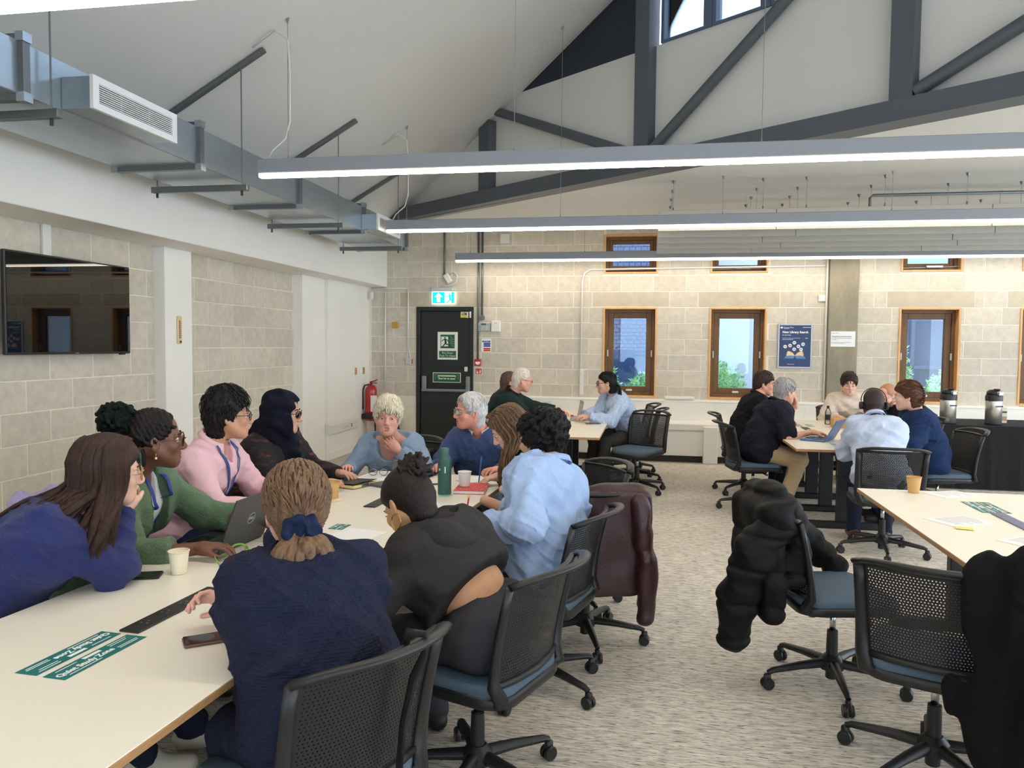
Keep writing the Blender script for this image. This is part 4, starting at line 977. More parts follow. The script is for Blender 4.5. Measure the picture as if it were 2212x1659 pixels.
def lock_tubes(paths, r, n=5, flat=(1.5,.6)):
    b = MB()
    for P, w in paths:
        m = len(P); rs = [r*w*(.75+.5*sin(pi*min(1,(i+.6)/m))) for i in range(m)]; rs[-1] = r*w*.15
        b.tube([tuple(p) for p in P], rs, n, flat=flat)
    V = np.array([tuple(v) for v in b.v]); F = [f for f in b.f if len(f) == 4]
    return V, np.array(F)
def glasses(parent, R, o, org, m, rx=.026, rz=.02, y=.108, z=-.004, thick=.0024, gap=.034, sq=2.6, name='glasses'):
    b = MB(); T = lambda p: tuple(R@np.array(p)+o-org)
    g = bpy.data.objects.new(name, None); COL.objects.link(g); g.parent = parent
    for sx in (-1,1):
        pts = []
        for k in range(20):
            a = 2*pi*k/20; ca, sa = cos(a), sin(a); e = 2/sq
            pts.append((sx*gap+rx*np.sign(ca)*abs(ca)**e, y-.012*abs((sx*gap+rx*ca)/.06)**2, z+rz*np.sign(sa)*abs(sa)**e))
        MB().tube([T(p) for p in pts], thick, 6, closed=True).build('rim', m, g, smooth=True)
        MB().add([T(p) for p in pts], [tuple(range(20))]).build('lens', lens_m, g)
        MB().tube([T(p) for p in ((sx*(gap+rx),y-.012,z+.006),(sx*.078,y-.035,z+.006),(sx*.083,.0,z+.008),(sx*.084,-.02,z-.008))], [thick*.9]*3+[thick*.7], 6).build('temple', m, g, smooth=True)
    MB().tube([T(p) for p in ((-(gap-rx),y+.001,z+.002),(0,y+.006,z+.006),((gap-rx),y+.001,z+.002))], thick, 6).build('bridge', m, g, smooth=True)
    return g

def person(label, P, N, H, yaw, head=(0,0,0), wr=None, hints=None, top=None, legs=None, sk=None, hair=None, s=1.0, res=.010, fem=0, mouth=0, group=None,
           hands=None, brow=(50,36,28), bottoms=None, shoes=(30,28,28), width=1.0, belly=0, eyes=True, lip=None, jaw=1.0, fat=0, org=None, bust=0, hh=None, sleeve=1.0, neckline='crew', armr=1.0, pelv=0):
    """P pelvis, N neck base, H head centre, yaw of the torso, head=(yaw, pitch, roll), wr=(left wrist, right wrist), top=(material, fold amplitude, looseness)"""
    P, N, H = (np.array(q, float) for q in (P, N, H)); org = np.array((P[0], P[1], 0))
    t = thing('person', label, 'person', tuple(org), 0, group or 'people around the tables')
    a = radians(yaw); lat = V3(cos(a), sin(a), 0); fw = V3(-sin(a), cos(a), 0); up = nrm(N-P); lat = nrm(lat-up*(lat@up)); fw = np.cross(up, lat)
    wd = width*s; L = np.linalg.norm(N-P)
    Wp = P+up*L*.35-fw*.012; B = P+up*L*.70+fw*.012; Sh = {q: N+lat*q*.158*wd-up*.05*s for q in (-1,1)}
    wr = wr or (P+lat*-.2+fw*.3+V3(0,0,.2), P+lat*.2+fw*.3+V3(0,0,.2)); hints = hints or (None, None)
    arms = {}
    for q, w_, h_ in ((-1, wr[0], hints[0]), (1, wr[1], hints[1])):
        if w_ is None: continue
        e, w2 = ik(Sh[q], np.array(w_, float), .285*s, .25*s, h_ if h_ is not None else (lat*q*.5-fw*.5-V3(0,0,.8))); arms[q] = (Sh[q], e, w2)
    lo = np.min([P,N,B]+[p for v in arms.values() for p in v], 0)-.25; hi = np.max([P,N,B]+[p for v in arms.values() for p in v], 0)+.25
    hr = hh or (.0048 if res < .009 else .0066)
    R = rotm(*head); Nl = R.T@(N-H)
    hv = head_sdf(Nl+np.array((0,0,-.0)), hr, fem, mouth, jaw, fat); parts = [xf(hv.mesh(), R, H)]
    # body under the clothes (torso, arms)
    b = Vol(lo, hi, .0105 if res < .009 else .014)
    b.cone(N+up*.03, N-up*.02, .055*s, .062*s, .03); b.cone(Sh[-1]*.6+N*.4-up*.01, Sh[1]*.6+N*.4-up*.01, .042*s, .042*s, .04)
    b.cone(B-lat*.075*wd, B+lat*.075*wd, .092*s, .092*s, .05); b.chain([N-up*.06, B, Wp, P], [.07*s,.09*s,.088*s,.09*s], .05); b.cone(Wp-lat*.05, Wp+lat*.05, .085*s, .085*s, .05)
    for q, (S_, E_, W_) in arms.items(): b.chain([S_,E_,W_+(W_-E_)*.06], [.04*s*armr,.037*s*armr,.025*s], .02); b.cone(E_*.75+W_*.25, E_*.7+W_*.3, .039*s*armr, .038*s*armr, .03)
    parts.append(b.mesh())
    hands = hands or {}
    for q, (S_, E_, W_) in arms.items():
        k = dict(curl=25, d=None, n=None); k.update(hands.get(q, {}))
        if k.pop('skip', 0): continue
        d = k.pop('d'); n = k.pop('n'); d = W_-E_ if d is None else np.array(d); n = V3(0,0,1) if n is None else np.array(n)
        parts.append(hand_mesh(W_, d, n, q, s=s*(.94 if fem else 1.02), h=.0036 if res < .009 else .0055, **k))
    emit('body', parts, sk, t, org)
    # face
    if eyes:
        for sx in (-1,1):
            o = R@V3(sx*.0325,.0785,-.002)+H-org; T = Matrix([list(R[i])+[o[i]] for i in range(3)]+[[0,0,0,1]])
            prof = [(.0112*sin(q*pi/8)+1e-5, -.0112*cos(q*pi/8)) for q in range(9)]
            e = MB().lathe(prof, (0,0,0), 14, T.to_3x3() @ Matrix.Rotation(-pi/2,3,'X')); e.v = [tuple(Vector(v)+Vector(o)) for v in e.v]; eo = e.build('eye', eye_white, t, smooth=True)
            g = R@V3(sx*.0335,.0893,-.0028)+H-org; e = MB().lathe([(.0056,-.001),(.0056,.0006),(.003,.0016),(.0003,.0018)], (0,0,0), 12, T.to_3x3() @ Matrix.Rotation(-pi/2,3,'X')); e.v = [tuple(Vector(v)+Vector(g)) for v in e.v]; e.build('iris', iris_m, eo)
            MB().tube([tuple(R@np.array(p)+H-org) for p in ((sx*.014,.0955,.0215),(sx*.03,.0955,.0262),(sx*.047,.083,.0225))], [.0035,.0036,.002], 6, flat=(1,1)).build('eyebrow', hairm('brow %d%d%d' % brow, brow), t, smooth=True)
            MB().tube([tuple(R@np.array(p)+H-org) for p in ((sx*.019,.0895,.0015),(sx*.033,.0925,.0048),(sx*.047,.085,.0012))], [.0018,.0036,.0018], 5).build('eyelid', sk, t, smooth=True)
        lm = mat('lips %s' % sk.name, lip or (170,96,86), .45)
        for (z, w_, r_, yy) in ((-.0645,.02,.0042,.0905), (-.0775,.018,.0048,.0905)):
            dz = -.006*mouth if z < -.07 else .003*mouth
            MB().tube([tuple(R@np.array(p)+H-org) for p in ((-w_,yy-.0065,z+(.001 if z < -.07 else -.001)),(-w_*.4,yy+.0015,z+dz),(w_*.4,yy+.0015,z+dz),(w_,yy-.0065,z+(.001 if z < -.07 else -.001)))], [.0015,r_,r_,.0015], 6).build('lip', lm, t, smooth=True)
        if mouth: MB().cbox((-.013,-.004,-.003),(.013,.002,.0035),.002, Matrix([list(R[i])+[(R@V3(0,.083,-.068)+H-org)[i]] for i in range(3)]+[[0,0,0,1]])).build('teeth', eye_white, t)
    info = dict(t=t, org=org, P=P, N=N, H=H, R=R, B=B, W=Wp, lat=lat, fw=fw, up=up, arms=arms, Sh=Sh, s=s, res=res, head=lambda p: R@np.array(p, float)+H)
    # top
    if top:
        m, amp, loose = top; v = Vol(lo, hi, res); x = .012+loose
        v.cone(Sh[-1]*.93+N*.07-up*.008, Sh[1]*.93+N*.07-up*.008, .054*s+x*.5, .054*s+x*.5, .05)
        v.cone(B-lat*.09*wd, B+lat*.09*wd, .102*s+x+bust*.3, .102*s+x+bust*.3, .06); v.cone(B+fw*.02+up*.06*s-lat*.08*wd, B+fw*.02+up*.06*s+lat*.08*wd, .085*s+x, .085*s+x, .06)
        if bust:
            for q in (-1,1): v.ell(B+fw*(.085+bust)+lat*q*.075*wd-up*.02, (.07,.07,.07), .06)
        v.chain([N-up*.05,B,Wp+fw*belly*.5,P], [.072*s+x*.4,.10*s+x,.098*s+x+belly*.5,.105*s+x], .06)
        v.cone(Wp-lat*.07*wd+fw*belly, Wp+lat*.07*wd+fw*belly, .092*s+x+belly, .092*s+x+belly, .06); v.cone(P-lat*.085*wd+up*.02, P+lat*.085*wd+up*.02, .105*s+x, .105*s+x, .06)
        for q, (S_, E_, W_) in arms.items():
            r1, r2, r3 = (.05+x*.6)*s*armr, (.046+x*.75)*s*armr, (.032+x*.5)*s
            if sleeve >= 1: v.cone(S_, E_, r1, r2, .035); v.cone(E_, W_-(W_-E_)*(.04), r2, r3, .012, cap=True); v.cone(E_, E_*.4+W_*.6, r2, r3*1.05, .02)
            elif sleeve > .5: f = (sleeve-.5)*2; v.cone(S_, E_, r1, r2, .035); v.cone(E_, E_+(W_-E_)*f, r2, r2*(1-f)+r3*f+.004, .01, cap=True)
            else: f = sleeve*2; v.cone(S_, S_+(E_-S_)*f, r1*1.05, r2*1.12, .02)
        if neckline == 'scoop': v.cone(N+fw*.02+up*.10, N+fw*.085-up*.03, .10*s, .085*s, .012, op='sub'); v.cone(N+up*.05-lat*.07, N+up*.05+lat*.07, .06, .06, .01, op='sub')
        elif neckline == 'v': v.cone(N+up*.10+fw*.02, N+fw*.13-up*.09, .062*s, .012*s, .01, op='sub'); v.cone(N+up*.12, N+up*.02, .066*s, .064*s, .008, op='sub')
        else: v.cone(N+up*.14, N+up*.024+fw*.012, .068*s, .064*s, .006, op='sub')
        info['vol'] = v
        if amp: v.disp(folds(amp, 42, int(abs(P[0]*100)+abs(P[1]*10)), up, .5)); v.disp(creases(amp*.95, 34, int(abs(P[0]*77)+abs(P[1]*31)), up))
        info['top'] = lambda name='shirt', v=v, m=m: emit(name, [v.mesh()], m, t, org)
    # legs
    if legs is not False:
        bm_, pal = bottoms or (cloth('dark trousers', (40,42,48)), 0); legs = legs or {}
        g = []
        for q in (-1,1):
            hip = P+lat*q*.09*s-V3(0,0,.01); k_ = legs.get(q)
            if k_ is None:
                ff = V3(fw[0], fw[1], 0); ff = nrm(ff); kn = hip+ff*.40*s+lat*q*.03; kn[2] = .50*s; an = kn+V3(0,0,0)-ff*.02; an[2] = .085
            else: kn, an = np.array(k_[0], float), np.array(k_[1], float)
            g.append((hip, kn, an))
        pts = [p for x in g for p in x]; v = Vol(np.min(pts,0)-.16, np.max(pts,0)+.16, .014 if res < .009 else .018)
        v.cone(P-lat*.08*wd, P+lat*.08*wd, (.098+pelv)*s, (.098+pelv)*s, .05); v.cone(P-fw*.02-lat*.07*wd, P-fw*.02+lat*.07*wd, (.098+pelv)*s, (.098+pelv)*s, .05)
        for (hip, kn, an) in g: v.chain([hip,kn], [.093*s,.068*s], .04); v.cone(kn, an+V3(0,0,-.01), .066*s, .052*s+pal, .02)
        v.disp(folds(.004, 38, 5, (.3,.3,1), .8)); v.disp(creases(.007, 30, 9, nrm(g[0][1]-g[0][0])+V3(0,0,.5))); emit('trousers', [v.mesh()], bm_, t, org)
        sm = mat('shoe %d%d%d' % shoes, shoes, .5)
        for (hip, kn, an) in g:
            ff = nrm(V3(*( (kn-hip)[:2] ), 0)); v = Vol(an-.22, an+.22, .013); f0 = V3(an[0],an[1],0)
            v.ell(f0+V3(0,0,.045)+ff*.02, (.042,.06,.045), .02, R=np.stack([np.cross(ff,V3(0,0,1)),ff,V3(0,0,1)])); v.cone(f0+V3(0,0,.042)-ff*.045, f0+V3(0,0,.034)+ff*.14, .04, .036, .02); v.cone(f0+V3(0,0,.06), an, .044, .042, .03); v.plane((0,0,.004),(0,0,-1),.004)
            emit('shoe', [v.mesh()], sm, t, org)
    return info
def collar(I, m, open_=25, h=.042, r=.066, spread=.02, name='collar'):
    """folded shirt collar round the neck base"""
    N, up, lat, fw = I['N'], I['up'], I['lat'], I['fw']; s = I['s']; b = MB(); o = I['org']; pts = []
    n = 24; h *= .8
    for i in range(n+1):
        a = radians(open_*.5+(360-open_)*i/n); d = fw*cos(a)+lat*sin(a); c = N+up*(.012+.010*(1-cos(a)))-fw*.006
        tip = max(0, cos(a))**3; rr = r*s
        pts.append([c+d*rr*.98, c+d*(rr+.002)+up*h*.75, c+d*(rr+.006)+up*h*.80, c+d*(rr+.018+spread*tip)+up*(h*.05-.035*tip)])
    vs = [tuple(p-o) for ring in pts for p in ring]; fs = [(i*4+k,i*4+k+1,(i+1)*4+k+1,(i+1)*4+k) for i in range(n) for k in range(3)]
    ob = b.add(vs, fs).build(name, m, I['t'], smooth=True); md = ob.modifiers.new('thickness','SOLIDIFY'); md.thickness = .003; return ob
def hair_vol(I, h=None): return Vol((-.17,-.19,-.24), (.17,.17,.20), h or (.005 if I['res'] < .009 else .0065))
def hair_emit(I, v, m, name='hair', extra=()): return emit(name, [xf(v.mesh(), I['R'], I['H'])]+[xf(e, I['R'], I['H']) for e in extra], m, I['t'], I['org'])
def fuzz(VF, flow, n, seed=1, L=.04, r=.0026, lift=.002):
    """thin tapered locks hugging a hair shell along flow(p)"""
    V = VF[0]; rg = np.random.RandomState(seed); paths = []; c = np.array((0,-.014,.035)); rad = np.array((.9,1.12,1.0))
    for i in rg.choice(len(V), min(n, len(V)), replace=False):
        p = V[i]; rho = np.linalg.norm((p-c)/rad); l = L*rg.uniform(.6,1.3)/4; P = [p-(p-c)*.05]; jit = rg.randn(3)*.10
        for k in range(4):
            nn = nrm((p-c)/rad**2); f = nrm(flow(p))+jit; f = nrm(f-nn*(f@nn)); p = p+f*l; q = p-c; p = c+q*(rho/np.linalg.norm(q/rad)); P.append(p+nn*lift*(1 if k < 2 else .3-.6*(k == 3)))
        paths.append((P, rg.uniform(.6,1.2)))
    return lock_tubes(paths, r, 4)
def cap_hair(I, m, vol=.014, fringe=.055, nape=-.09, side=-.03, temple=.045, strand=.0012, freq=70, recede=0, top=0, part=None, back=.0, seed=1, locks=420, flow=None, L=.042):
    """short hair shell: follows the skull, open over the face"""
    v = hair_vol(I); v.ell((0,-.014-back*.5,.04+top*.5), (.076+vol,.098+vol+back,.086+vol+top), .02); v.cone((0,-.05,-.02), (0,-.055,nape), .066+vol*.6, .05+vol*.3, .03)
    v.ell((0,.10,-.06), (.15,.098-recede*.0,.115), .012, op='sub')                  # face opening
    v.ell((0,.135,.005), (.062,.075,fringe), .012, op='sub')
    for sx in (-1,1): v.ell((sx*.095,.02,side-.055), (.05,temple+.02,.055), .01, op='sub')
    if recede: v.ell((0,.11,.06), (.055,.05+recede,.05), .012, op='sub')
    r = np.random.RandomState(seed); ph = r.uniform(0,6,4)
    def fn(p):
        u = np.arctan2(p[:,0], -p[:,1]-.01+p[:,2]*.3); return strand*(np.sin(u*freq*.5+8*np.sin(p[:,2]*25+ph[0]))+.7*np.sin(u*freq+p[:,2]*30+ph[1])+.6*np.sin(p[:,2]*90+u*20+ph[2]))
    v.disp(fn); VF = v.mesh(); flow = flow or (lambda p: p-np.array((0,-.035,.15)))
    ex = [fuzz(VF, flow, locks, seed, L)] if locks else []
    return emit('hair', [xf(e, I['R'], I['H']) for e in [VF]+ex], m, I['t'], I['org'])
def curly_hair(I, m, c=(0,-.02,.045), rad=(.10,.115,.10), n=260, rr=(.014,.024), face=True, seed=2, extra=None):
    v = hair_vol(I); v.ell(c, rad, .02); r = np.random.RandomState(seed)
    for i in range(n):
        d = nrm(r.randn(3)); p = np.array(c)+d*np.array(rad)*r.uniform(.96,1.06)
        if face and p[1] > .045 and p[2] < .065: continue
        if p[2] < -.075: continue
        v.ell(p, np.full(3, r.uniform(*rr)), .006)
    if face: v.ell((0,.11,-.055), (.078,.085,.115), .012, op='sub')
    if extra: extra(v)
    v.disp(lambda p: .0028*(np.sin(p@V3(160,90,40)+3*np.sin(p@V3(40,120,90)))+np.sin(p@V3(-70,150,120)+2*np.sin(p@V3(100,-30,60)))))
    return hair_emit(I, v, m)
def beard(I, m, full=1.0):
    v = hair_vol(I, .0045 if I['res'] < .009 else .006); 
    for sx in (-1,1): v.cone((sx*.063,-.0,-.03), (sx*.052,.03,-.075), .012, .02*full+.004, .02); v.cone((sx*.052,.03,-.075), (0,.07,-.105), .022, .026, .03)
    v.cone((-.026,.083,-.056), (.026,.083,-.056), .007, .007, .01); v.ell((0,.08,-.1), (.032,.028,.026), .02)
    v.ell((0,.1,-.072), (.02,.03,.010), .008, op='sub'); v.ell((0,.085,-.01), (.05,.05,.045), .015, op='sub')
    v.disp(lambda p: .002*np.sin(p@V3(300,200,260))); return hair_emit(I, v, m, 'beard')
def surf(I, p, d, off=.006):
    """first point outside the garment from p along d"""
    p = np.array(p, float); d = nrm(np.array(d, float))
    for k in range(60):
        if I['vol'].at(p) > off: break
        p = p+d*.004
    return p
def tube_part(I, name, pts, r, m, n=8, flat=None, up=None): return MB().tube([tuple(np.array(p)-I['org']) for p in pts], r, n, flat=flat, up=up).build(name, m, I['t'], smooth=True)
# ---------- individual people ----------
def bez(P, n):
    """smooth path through control points"""
    P = [np.array(p, float) for p in P]; m = len(P)-1; out = []
    for i in range(n+1):
        u = i/n*m; k = min(int(u), m-1); t = u-k; p0 = P[max(k-1,0)]; p1 = P[k]; p2 = P[k+1]; p3 = P[min(k+2,m)]
        out.append(.5*((2*p1)+(-p0+p2)*t+(2*p0-5*p1+4*p2-p3)*t*t+(-p0+3*p1-3*p2+p3)*t**3))
    return out
def long_hair(I, m, ends, n=190, r=.0075, sway=.012, cap=.010, seed=4, face_gap=48, part=.0, npt=10):
    """straight long hair: locks root along the parting, hug the skull and fall to the point given by ends(angle, rnd)"""
    H, R, t = I['H'], I['R'], I['t']; rg = np.random.RandomState(seed); paths = []
    v = hair_vol(I); v.ell((0,-.014,.04), (.077+cap,.1+cap,.087+cap), .02); v.cone((0,-.05,-.01), (0,-.06,-.1), .07, .055, .03); v.ell((0,.105,-.06), (.13,.09,.118), .012, op='sub'); v.ell((0,.14,.01), (.05,.07,.055), .012, op='sub')
    for i in range(n):
        sx = 1 if i % 2 else -1; a = radians(rg.uniform(face_gap, 180)); a *= sx          # angle from the face direction
        e = rg.uniform(0,1); x0 = part+sx*.004; y0 = .075-.16*((abs(a)-.8)/2.4)
        root = np.array((x0+sx*rg.uniform(0,.02), y0, .126+rg.uniform(-.004,.004)-.9*max(0,abs(y0)-.02)**1.6))
        k = 1+rg.uniform(.0,.16); d = np.array((sin(a), cos(a)))
        q1 = np.array((d[0]*.07*k, d[1]*.082*k-.014, .10)); q2 = np.array((d[0]*.087*k, d[1]*.102*k-.014, .035)); q3 = np.array((d[0]*.088*k, d[1]*.098*k-.016, -.05))
        w = [R@q+H for q in (root,q1,q2,q3)]; en = ends(a, rg, w[-1]); mid = (w[-1]+en[0])/2 if len(en) == 1 else None
        P = w+([mid] if mid is not None else [])+[np.array(x) for x in en]
        paths.append((bez(P, npt), rg.uniform(.7,1.3)))
    V, F = lock_tubes(paths, r)
    return emit('hair', [xf(v.mesh(), R, H), (V, F)], m, t, I['org'])
def torso_garment(I, m, name, r=.012, amp=.0, cut=None):
    P, N, B, Wp, lat, fw, up, s = (I[k] for k in ('P','N','B','W','lat','fw','up','s')); v = Vol(np.minimum(P,N)-.22, np.maximum(P,N)+.22, I['res'])
    v.cone(B-lat*.085*s, B+lat*.085*s, .1*s+r, .1*s+r, .06); v.chain([N-up*.03,B,Wp,P], [.066*s+r,.098*s+r,.096*s+r,.1*s+r], .06); v.cone(Wp-lat*.06, Wp+lat*.06, .09*s+r, .09*s+r, .06); v.cone(N-up*.06-lat*.08, N-up*.06+lat*.08, .05*s+r, .05*s+r, .05)
    v.cone(N+up*.14, N+fw*.10-up*.06, .066*s, .02*s, .006, op='sub')
    if cut: cut(v)
    if amp: v.disp(folds(amp, 45, 3, up, .5))
    return emit(name, [v.mesh()], m, I['t'], I['org'])
gold_m = mat('gold', (206,160,84), .25, metal=.9); pearl = mat('pearl', (236,226,206), .3)
black_frame = mat('black spectacle frame', (22,22,24), .25); tort = mat('tortoiseshell', (96,54,30), .25, var=.5, scale=60); silver_f = mat('silver spectacle frame', (150,150,152), .25, metal=.9); gold_f = mat('thin gold frame', (196,160,110), .25, metal=.9)
def lanyard(I, m, pts, w=.009, card=None):
    o = I['org']; MB().tube([tuple(surf(I,p,I['fw']+I['up']*.15)-o) for p in bez(pts, 18)], w, 6, flat=(1,.18), up=tuple(I['fw'])).build('lanyard', m, I['t'], smooth=True)
near = dict(res=.0074)

# 1 navy jumper, long dark hair
m = cloth('navy knit', (44,52,104), var=.10, scale=160, bump=.6, bs=170, sheen=.1)
I = person('person with long dark brown hair in a navy knitted jumper at the left edge', (-2.26,2.10,.585), (-2.0,2.32,.985), (-1.895,2.43,1.115), -62, (-44,-4,4), wr=((-2.06,2.43,.78),(-1.885,2.49,.965)), hints=((.1,.5,-1),(.5,-.1,-1)), top=(m,.008,.016), sk=skin('fair', (226,180,160)), fem=1, bottoms=(cloth('navy trousers', (34,38,54)),0), hands={1:dict(curl=45)}, brow=(50,34,26), shoes=(196,184,160), legs={-1:((-1.85,2.42,.50),(-1.72,2.66,.085)),1:((-1.84,2.20,.50),(-1.77,2.44,.085))}, **near)
I['top']('jumper'); hd = I['head']
def ends(a, rg, p):
    lat, fw = I['R'][:,0], I['R'][:,1]
    if a > 0 and a < 1.75: e = I['N']+np.array((.15,-.05,-.09))+np.array((rg.uniform(-.05,.06), rg.uniform(-.06,.05), rg.uniform(-.11,.03))); return [p+(e-p)*.5+np.array((.015,-.02,0)), e]
    e = I['N']+np.array((-.07,-.13,-.06))+np.array((rg.uniform(-.09,.12), rg.uniform(-.08,.06), rg.uniform(-.09,.02))); return [p+(e-p)*.5+np.array((0,-.035,.015)), e]
long_hair(I, hairm('dark brown', (34,24,20), (70,46,34)), ends, n=260, r=.010, cap=.013, face_gap=62)
glasses(I['t'], I['R'], I['H'], I['org'], gold_f, rx=.027, rz=.022, sq=2.4)

# 2 green cardigan, braids in a bun
m = cloth('sage green knit', (92,118,88), var=.14, scale=120, bump=.7, bs=140, sheen=.15)
I = person('person with dark braids in a high bun wearing a sage green cardigan', (-2.33,2.88,.585), (-2.11,2.86,1.03), (-2.01,2.86,1.175), -82, (-54,0,2), wr=((-1.72,3.10,.795),(-1.72,2.70,.775)), hints=(None,(0.1,-.4,-1)), top=(m,.004,.018), sk=skin('deep brown', (112,72,52)), fem=1, neckline='v', sleeve=.80, bottoms=(cloth('indigo jeans', (36,44,74)),0), hands={-1:dict(curl=22,n=(0,0,1)),1:dict(curl=25,n=(0,0,1))}, brow=(28,20,18), lip=(120,66,58), bust=.01, **near)
v = I['vol']; v.cone(I['N']+I['fw']*.10+I['up']*.06, I['P']+I['fw']*.20, .058, .09, .008, op='sub'); I['top']('cardigan')
torso_garment(I, cloth('white cotton', (226,224,224), var=.04), 'blouse', .016, .003)
hb = mat('hair dark braids', (12,11,12), .6, spec=.2, rgb2=(34,28,27), scale=40, bump=.5, bscale=80); v = hair_vol(I)
v.ell((0,-.016,.042), (.081,.101,.09), .02); v.ell((0,.105,-.06), (.13,.085,.12), .012, op='sub'); v.ell((0,.15,.04), (.075,.105,.075), .012, op='sub'); v.ell((0,.0,-.08),(.1,.05,.065),.012,op='sub')
for sx in (-1,1):
    for k in range(6):
        y = .07-.018*k; v.chain([(sx*(.062+.004*k),y,.055-.014*k), (sx*.07,y-.06,.07-.008*k), (sx*.03,-.1,.075)], [.0085,.0095,.009], .004)
R_, H_ = I['R'], I['H']
v.disp(lambda p: .0018*np.sin(p[:,1]*330+p[:,2]*160)); hair_emit(I, v, hb)
v = Vol((-.13,-.28,-.06),(.13,-.01,.2),.005); rg = np.random.RandomState(3)
v.ell((0,-.14,.085),(.062,.062,.056),.02)
for i in range(60):
    d = nrm(rg.randn(3)); a = np.array((0,-.143,.085))+d*np.array((.068,.068,.06)); b_ = a+nrm(np.cross(d, rg.randn(3)))*.035; v.cone(a, b_, .011, .009, .004)
v.disp(lambda p: .0022*np.sin(p@V3(260,210,180))); hair_emit(I, v, mat('hair green black bun', (5,9,9), .65, spec=.12, rgb2=(12,26,23), scale=30, bump=.5, bscale=80), 'hair_bun')
green_tip = mat('hair green tips', (24,84,66), .5, rgb2=(40,60,52), scale=60)
for k in range(6):
    p0 = hd_ = I['head']((.075,-.05-.008*k,-.03-.012*k)); e = I['N']+np.array((.02+.012*k,-.09+.01*k,-.10-.012*k)); P_ = bez([p0, p0+np.array((.01,-.015,-.07)), I['N']+np.array((.03,-.085,.02)), e], 14)
    tube_part(I, 'braid', P_, [.007*(1+.25*(j % 2)) for j in range(14)]+[.003], green_tip if k % 2 else hb, 6)
glasses(I['t'], I['R'], I['H'], I['org'], tort, rx=.026, rz=.024, sq=2.0, gap=.033)
tube_part(I, 'earring', [I['head']((.083,-.002,-.046)), I['head']((.085,-.002,-.062))], .0015, gold_m); tube_part(I, 'earring_pearl', [I['head']((.085,-.002,-.062)), I['head']((.085,-.002,-.070))], .0045, pearl)
blue_l = mat('royal blue ribbon', (30,58,150), .6)
N, fw, lat, B, W, up = (I[k] for k in ('N','fw','lat','B','W','up'))
for q in (-1,1): lanyard(I, blue_l, [N+lat*q*.06-fw*.0+up*.02, N+lat*q*.062+fw*.075-up*.07, B+fw*.135+lat*q*.03, W+fw*.145+lat*.0, W+fw*.15-up*.02], .011)
tube_part(I, 'lanyard_clip', [W+fw*.152-up*.02, W+fw*.165-up*.09], [.008,.012], black_plastic)
S_,E_,W_ = I['arms'][-1]; c = W_-(W_-E_)*.05; d = nrm(W_-E_); a1 = nrm(np.cross(d,V3(0,0,1))); a2 = np.cross(d,a1)
bb = MB()
for k in range(16):
    q = 2*pi*k/16; p = c+(a1*cos(q)+a2*sin(q))*.032-I['org']; bb.lathe([(.0005,-.0058),(.005,-.003),(.005,.003),(.0005,.0058)], tuple(p), 8)
o = bb.build('pearl_bracelet', pearl, I['t'], smooth=True); o['kind'] = 'stuff'

# 3 pink shirt
m = cloth('pink stripe cotton', (230,188,198), var=.05, bump=.1, scale=90, stretch=(14,14,1)); pink = m
I = person('person with short black hair in a pink shirt and blue printed lanyard', (-2.42,3.60,.585), (-2.19,3.58,1.055), (-2.115,3.60,1.205), -84, (-58,0,0), wr=((-1.86,3.78,.775),(-1.84,3.50,.775)), hints=(None,(.1,-.55,-.9)), top=(m,.0055,.009), sk=skin('olive', (198,146,116)), fem=1, neckline='v', sleeve=.90, bottoms=(cloth('indigo jeans', (36,44,74)),0), hands={1:dict(curl=30),-1:dict(curl=30)}, brow=(26,20,20), **near)
I['top']('shirt'); collar(I, pink, 50, spread=.03)
cap_hair(I, hairm('black', (10,9,10), (26,24,24)), vol=.021, nape=-.075, fringe=.05, side=-.03, temple=.05, strand=.0015, freq=34, top=.012, locks=600, L=.032)
glasses(I['t'], I['R'], I['H'], I['org'], mat('dark plum frame', (60,30,44), .25), rx=.026, rz=.019)
lan = mat('blue print ribbon', (38,84,150), .6); N, fw, lat, B, W, up = (I[k] for k in ('N','fw','lat','B','W','up'))
for q in (-1,1):
    P_ = bez([N+lat*q*.068+up*.025-fw*.01, N+lat*q*.068+fw*.06-up*.03, B+fw*.125+lat*q*.035+up*.03, W+fw*.145+lat*q*.008+up*.02, W+fw*.15-up*.05], 16); lanyard(I, lan, P_[::4]+[P_[-1]], .0095)
    for k in (5,8,11,14):
        p = P_[k]; t_ = nrm(P_[k]-P_[k-1]); n_ = nrm(fw-t_*(fw@t_)); text('lanyard_print', 'NHS', .016, frame3(tuple(p+n_*.0035-I['org']), tuple(t_), tuple(np.cross(n_,t_))), paper_m, I['t'])

# 4 navy headscarf
m = mat('cloth dark plaid', (30,27,32), .9, rgb2=(104,58,42), scale=11, stretch=(1,1,3.2), detail=1, bump=.3, bscale=200)
m.node_tree.nodes['Color Ramp'].color_ramp.elements[0].position = .56; m.node_tree.nodes['Color Ramp'].color_ramp.elements[1].position = .72
I = person('person in a navy headscarf, black glasses and a dark plaid jacket', (-2.42,4.36,.58), (-2.21,4.26,1.02), (-2.135,4.22,1.165), -96, (-78,-3,0), wr=((-1.88,4.46,.775),(-1.86,4.12,.775)), top=(m,.005,.026), sk=skin('warm fair', (212,164,140)), fem=1, bottoms=(cloth('dark trousers', (40,42,48)),0), brow=(34,26,24), **near)
I['top']('jacket'); nv = cloth('navy jersey', (16,19,34), bump=.1)
v = Vol((-.2,-.22,-.36),(.2,.22,.17),.0062); Nl = I['R'].T@(I['N']-I['H'])
